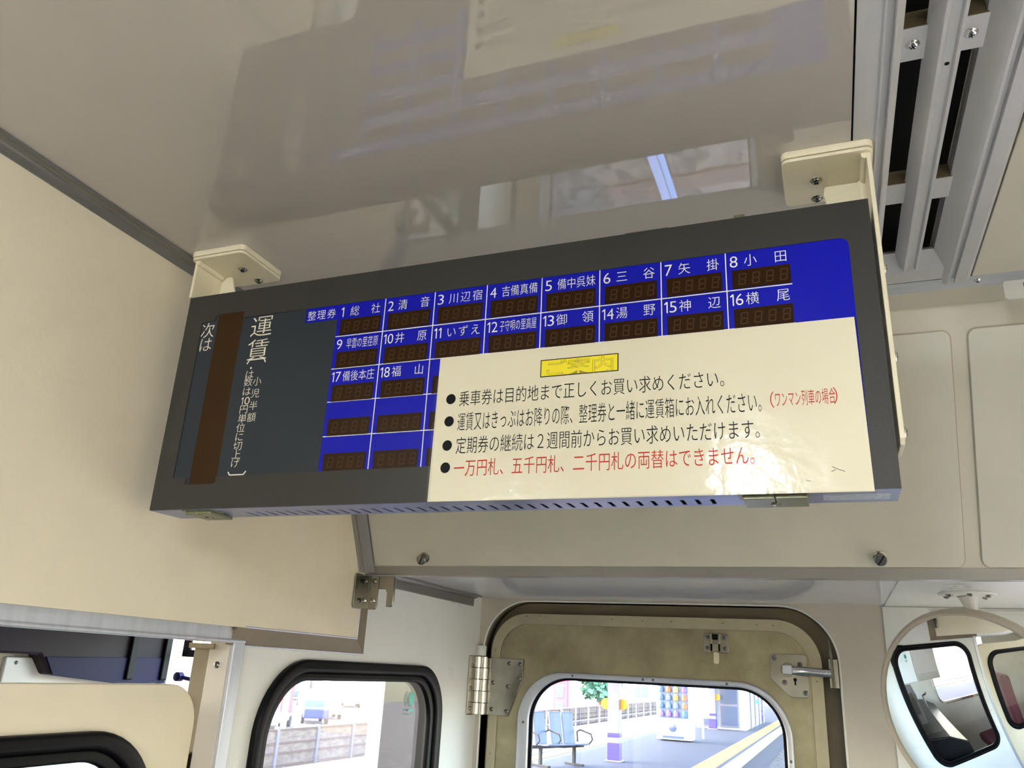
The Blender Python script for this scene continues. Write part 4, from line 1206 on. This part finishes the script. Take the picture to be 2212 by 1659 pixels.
b = MB(); b.lathe([(0, 0), (0.035, 0), (0.03, 0.02), (0, 0.02)], (0.24, -0.0, 0.36), (0, -1, 0), 16); b.build('coin_return', K['alu_dull'], vm, local=True)
b = MB(); b.box(-0.34, 0.30, -0.012, 0.0, 0.08, 0.15); b.build('delivery_flap', K['darkglass'], vm, 0.004, local=True)

# bench of three blue-grey seats
bn = thing('platform_bench', (-5.30, 17.1, PZ0), 'row of blue-grey bucket seats with wire armrests on the platform', 'bench', rot=(0, 0, math.radians(62)))
for k, x in enumerate((-0.46, 0.0, 0.36)):
    b = MB(); b.prism([(-0.24, 0.43), (0.14, 0.39), (0.25, 0.98), (0.29, 1.0), (0.31, 0.98), (0.18, 0.35), (-0.24, 0.39)], x - 0.21 + 0.05, x + 0.21 - 0.05, lambda t, p, q: Vector((t, p, q)))
    st_ = b.build('seat', K['bench'], bn, 0.015, local=True)
b = MB(); b.box(-0.85, 0.62, -0.02, 0.06, 0.33, 0.39)
b.build('beam', K['tyre'], bn, 0.005, local=True)
for x in (-0.6, 0.35):
    b = MB(); b.box(x - 0.03, x + 0.03, -0.02, 0.04, 0.03, 0.34); b.box(x - 0.04, x + 0.04, -0.25, 0.25, 0, 0.04); b.build('leg', K['tyre'], bn, 0.005, local=True)
for x in (-0.88, -0.3, 0.62):
    b = MB(); b.tube([(x, 0.18, 0.42), (x, 0.2, 0.62), (x, 0.1, 0.66), (x, -0.2, 0.60), (x, -0.25, 0.5), (x, -0.15, 0.4)], 0.016, 8); b.build('armrest', K['tyre'], bn, local=True, smooth=True)

# waiting room building with glazed sliding doors
wr = thing('waiting_room', (-4.36, 35.25, PZ0), 'white waiting room on the platform with dark glazed doors facing the train', 'building')
b = MB(); b.box(-5.32, -3.42, 35.3, 44.5, PZ0, 1.6); b.build('wall', K['vendwhite'], wr)
for x0, x1 in ((-5.18, -4.52), (-4.42, -3.66)):
    b = MB(); b.box(x0, x1, 35.22, 35.3, PZ0 + 0.08, 0.55); fd_ = b.build('door_frame', K['paleiron'], wr, 0.01)
    for z0, z1 in ((PZ0 + 0.14, PZ0 + 0.86), (PZ0 + 0.96, 0.5)):
        b = MB(); b.box(x0 + 0.06, x1 - 0.06, 35.20, 35.22, z0, z1); b.build('pane', K['darkglass'], fd_)
for y in (37, 39, 41, 43):
    b = MB(); b.box(-3.40, -3.34, y, y + 0.12, PZ0, 1.5); b.build('post', K['paleiron'], wr)
b = MB(); b.lathe([(0, 0), (0.09, 0), (0.09, 0.05), (0, 0.05)], (-3.34, 39.5, -0.75), (0.4, -1, 0), 16); b.build('blue_sign', mat('sky_blue_sign', (60, 160, 235), 0.4), wr)
bd = thing('notice_cabinet', (-4.02, 27.6, PZ0), 'plain white cabinet beside the vending machine', 'cabinet')
b = MB(); b.box(-4.16, -3.94, 28.3, 28.8, PZ0 + 0.62, 0.3); b.box(-4.13, -4.08, 28.4, 28.5, PZ0, PZ0 + 0.7); b.build('body', K['vendwhite'], bd, 0.01)

# weathered panel fence along the railway boundary
fn = thing('boundary_fence', (-13.4, 20, GZ), 'weathered brown panel fence with pale posts beyond the tracks', 'fence')
fme = None
for k in range(34):
    y = 8.0 + k * 1.85
    x = -13.7 + 0.004 * (y - 20)
    if fme is None:
        b = MB()
        b.box(-0.03, 0.03, 0.06, 1.79, 0.0, 0.94)
        for zz, hh in ((0.90, 0.05), (0.58, 0.045), (0.34, 0.045), (0.04, 0.05)):
            b.box(0.03, 0.055, 0.06, 1.79, zz, zz + hh, 1)
        bmesh.ops.recalc_face_normals(b.bm, faces=b.bm.faces)
        fme = bpy.data.meshes.new('fence_panel'); b.bm.to_mesh(fme); b.bm.free(); fme.materials.append(K['fence']); fme.materials.append(K['fencebrown'])
        b = MB(); b.box(-0.05, 0.07, -0.05, 0.05, 0, 1.0)
        bmesh.ops.recalc_face_normals(b.bm, faces=b.bm.faces)
        pme = bpy.data.meshes.new('post'); b.bm.to_mesh(pme); b.bm.free(); pme.materials.append(K['paleiron'])
    o = link('fence_panel', fme, None, fn); o.location = (x + 13.4, y - 20, 0)
    o = link('post', pme, None, fn); o.location = (x + 13.4, y - 20, 0)

# low white railing behind the platform, rusty pipe with orange markers
rl = thing('track_railing', (-10.6, 40, GZ), 'low pale wire railing beyond the far track', 'railing')
for k in range(26):
    y = 24 + k * 2.0
    b = MB(); b.box(-10.63, -10.57, y, y + 0.06, GZ, GZ + 1.35); b.build('post', K['paleiron'], rl)
for z in (0.75, 1.3):
    b = MB(); b.box(-10.62, -10.58, 24, 76, GZ + z, GZ + z + 0.04); b.build('rail_bar', K['paleiron'], rl)
pp = thing('rusty_pipe', (-7.6, 30, GZ), 'long rusty red pipe beside the far track', 'pipe')
b = MB(); b.tube([(-7.45, 14, GZ + 0.55), (-7.45, 100, GZ + 0.55)], 0.07, 8); b.build('pipe', K['rust'], pp)
for k, y in enumerate((23.5, 31, 38, 46)):
    t = thing('orange_marker', (-7.45, y, GZ + 0.625), ('nearest', 'second nearest', 'third nearest', 'farthest')[k] + ' of the orange markers standing on the rusty pipe', 'marker', 'orange track markers')
    b = MB(); b.lathe([(0, 0), (0.07, 0), (0.05, 0.12), (0.03, 0.22), (0, 0.24)], (0, 0, 0), (0, 0, 1), 12); b.build('cone', K['orange'], t, local=True)

# cars in the lot, seen through the partition window
def car(px, py, Y, yaw, col, label, tall=0.0):
    p = at(px, py, Y); p.z = LZ
    t = thing('parked_car', p, label, 'car', 'cars parked in the lot beyond the fence', rot=(0, 0, yaw))
    m_ = mat('car_paint', col, 0.25)
    L, Hh = 2.05, 1.45 + tall
    prof = [(-L, 0.35), (-L, 0.95), (-L + 0.5, 1.0 + tall * .3), (-L + 1.0, Hh), (L - 0.9, Hh), (L - 0.15, 0.95 + tall * .5), (L, 0.9), (L, 0.35)]
    b = MB(); b.prism(prof, -0.82, 0.82, lambda t_, p_, q: Vector((p_, t_, q))); b.build('body', m_, t, 0.08, local=True)
    wn = [(-L + 0.72, 0.98 + tall * .2), (-L + 1.12, Hh - 0.1), (L - 1.0, Hh - 0.1), (L - 0.45, 1.0 + tall * .2)]
    b = MB(); b.prism(wn, -0.835, 0.835, lambda t_, p_, q: Vector((p_, t_, q))); b.build('side_window', K['darkglass'], t, local=True)
    for sx in (-1.25, 1.25):
        for sy in (-0.78, 0.78):
            b = MB(); b.lathe([(0, -0.1), (0.31, -0.1), (0.31, 0.1), (0, 0.1)], (sx, sy, 0.31), (0, 1, 0), 16); b.build('wheel', K['tyre'], t, local=True)
car(590, 1552, 56, 2.3, (190, 196, 206), 'silver car at the left of the lot, nearest the white pole')
car(586, 1570, 44, 2.0, (150, 170, 200), 'pale blue-grey car low at the left window edge, in front of the silver car')
car(660, 1545, 66, 2.2, (225, 232, 236), 'white hatchback between the two poles and the white van')
car(672, 1560, 50, 2.3, (40, 52, 120), 'dark blue car in the front row of the lot')
car(712, 1545, 68, 2.2, (244, 246, 248), 'tall white minivan in the middle of the lot', 0.5)
car(752, 1545, 71, 2.2, (200, 232, 246), 'pale icy-blue van next to the thick white column', 0.45)
car(702, 1558, 55, 2.3, (236, 238, 240), 'white compact car facing the fence, front row')
car(632, 1540, 76, 2.1, (50, 70, 130), 'navy car at the back of the lot behind the red banner')

# poles and banner in front of the lot
def pole(name, px, yb, Y, r, h, label, m, cat='pole'):
    p = at(px, yb, Y); p.z = LZ if Y > 22 else GZ
    t = thing(name, p, label, cat)
    b = MB(); b.tube([(0, 0, 0), (0, 0, h)], r, 12); b.build('shaft', m, t, local=True, smooth=True)
    return t
pole('white_pole', 612, 1565, 30, 0.12, 6.2, 'white pole left of the red banner', K['vendwhite'])
pole('cream_pole', 644, 1560, 30, 0.10, 6.0, 'thin cream pole right of the red banner', K['concrete'])
pole('white_column', 806, 1600, 19, 0.17, 4.6, 'thick white signal column in front of the fence', K['vendwhite'])
p = at(624, 1510, 32)
bnr = thing('red_banner', (p.x, p.y, LZ), 'tall narrow red banner on its own thin pole', 'banner')
b = MB(); b.tube([(-0.42, 0, 0), (-0.42, 0, 5.0)], 0.03, 8); b.build('pole', K['vendwhite'], bnr, local=True)
b = MB(); zt_ = p.z - LZ; b.box(-0.38, 0.22, -0.01, 0.01, zt_ - 0.55, zt_ + 1.1); b.build('cloth', mat('banner_red', (214, 24, 48), 0.6), bnr, local=True)

# buildings far behind
def block(x0, x1, y0, y1, z1, m, name, label, wins=None, cols=None):
    t = thing(name, ((x0 + x1) / 2, y0, LZ), label, 'building')
    b = MB(); b.box(x0, x1, y0, y1, LZ, z1); b.build('wall', m, t)
    if wins:
        for (a, c, z0, zz) in wins:
            b = MB(); b.box(a, c, y0 - 0.08, y0 - 0.001, z0, zz); b.build('window', K['darkglass'], t, 0.02)
    if cols:
        for a in cols:
            b = MB(); b.box(a, a + 1.2, y0 - 0.9, y0 - 0.1, LZ, z1 - 0.5); b.build('pilaster', K['vendwhite'], t, 0.05)
    return t
PK = mat('pinkish_render', (122, 98, 98), 0.8, var=0.08)
def X_at(px, Y): return at(px, 1500, Y).x
Yb = 110.0
xa, xb = X_at(560, Yb), X_at(835, Yb)
block(xa, xb, Yb, Yb + 20, 9, PK, 'shop_building', 'long pinkish building with white pilasters behind the parking lot',
      [(X_at(668, Yb), X_at(722, Yb), -1.2, 0.6)], [X_at(654, Yb), X_at(700, Yb), X_at(600, Yb)])
Y2 = 96.0
block(X_at(738, Y2), X_at(800, Y2), Y2, Y2 + 4, 1.6, mat('grey_wall', (112, 112, 122), 0.8), 'grey_shed', 'low grey shed in front of the pinkish building', [(X_at(780, Y2), X_at(786, Y2), -0.8, 0.0)])
# street side beyond the far track, seen through the end door
Y3 = 120.0
block(X_at(1340, Y3), X_at(1420, Y3), Y3, Y3 + 15, 12, mat('white_render', (236, 236, 238), 0.8), 'white_house', 'white building with a pair of dark windows, left of the vending machine', [(X_at(1371, Y3), X_at(1384, Y3), -2.6, -1.1), (X_at(1386, Y3), X_at(1400, Y3), -2.6, -1.1)])
block(X_at(1110, Y3) , X_at(1190, Y3), Y3, Y3 + 15, 6, mat('pale_render', (240, 240, 240), 0.8), 'pale_house', 'pale building at the left edge of the end door window')
Y4 = 88.0
sg = thing('red_shop_sign', (X_at(1210, Y4), Y4, LZ), 'tall red roadside sign with blue panels seen in the end door window', 'sign')
b = MB(); b.box(-0.85, 0.85, 0, 0.6, -LZ - 4.6, -LZ + 3); b.box(-0.3, 0.3, 0.1, 0.5, 0, 1); b.build('board', mat('sign_red', (226, 60, 84), 0.5), sg, 0.1, local=True)
for z in (-4.1, -2.4, -0.7):
    b = MB(); b.box(-0.4, 0.4, -0.06, 0.0, -LZ + z, -LZ + z + 1.2); b.build('blue_panel', mat('sign_blue', (60, 90, 160), 0.5), sg, local=True)
# tree
tr = thing('street_tree', (X_at(1297, 80.0), 80.0, LZ), 'dark green tree left of the nearest platform pillar', 'tree')
b = MB(); b.tube([(0, 0, 0), (0, 0, 3.0)], 0.2, 8); b.build('trunk', K['rust'], tr, local=True)
b = MB()
for k in range(420):
    a = random.uniform(0, 6.283); r = random.uniform(0.2, 1.0) ** 0.5
    c = Vector((1.9 * r * math.cos(a), 1.9 * r * math.sin(a), 3.3 + random.uniform(-1.9, 2.4) * (1.15 - r * 0.5)))
    n1 = Vector((random.uniform(-1, 1), random.uniform(-1, 1), random.uniform(-1, 1))).normalized(); n2 = n1.orthogonal().normalized()
    s_ = random.uniform(0.2, 0.4)
    b.bm.faces.new([b.bm.verts.new(c + v) for v in (n1 * s_, n2 * s_, -n1 * s_, -n2 * s_)])
tag(b.build('leaves', K['foliage'], tr, local=True), kind='stuff')
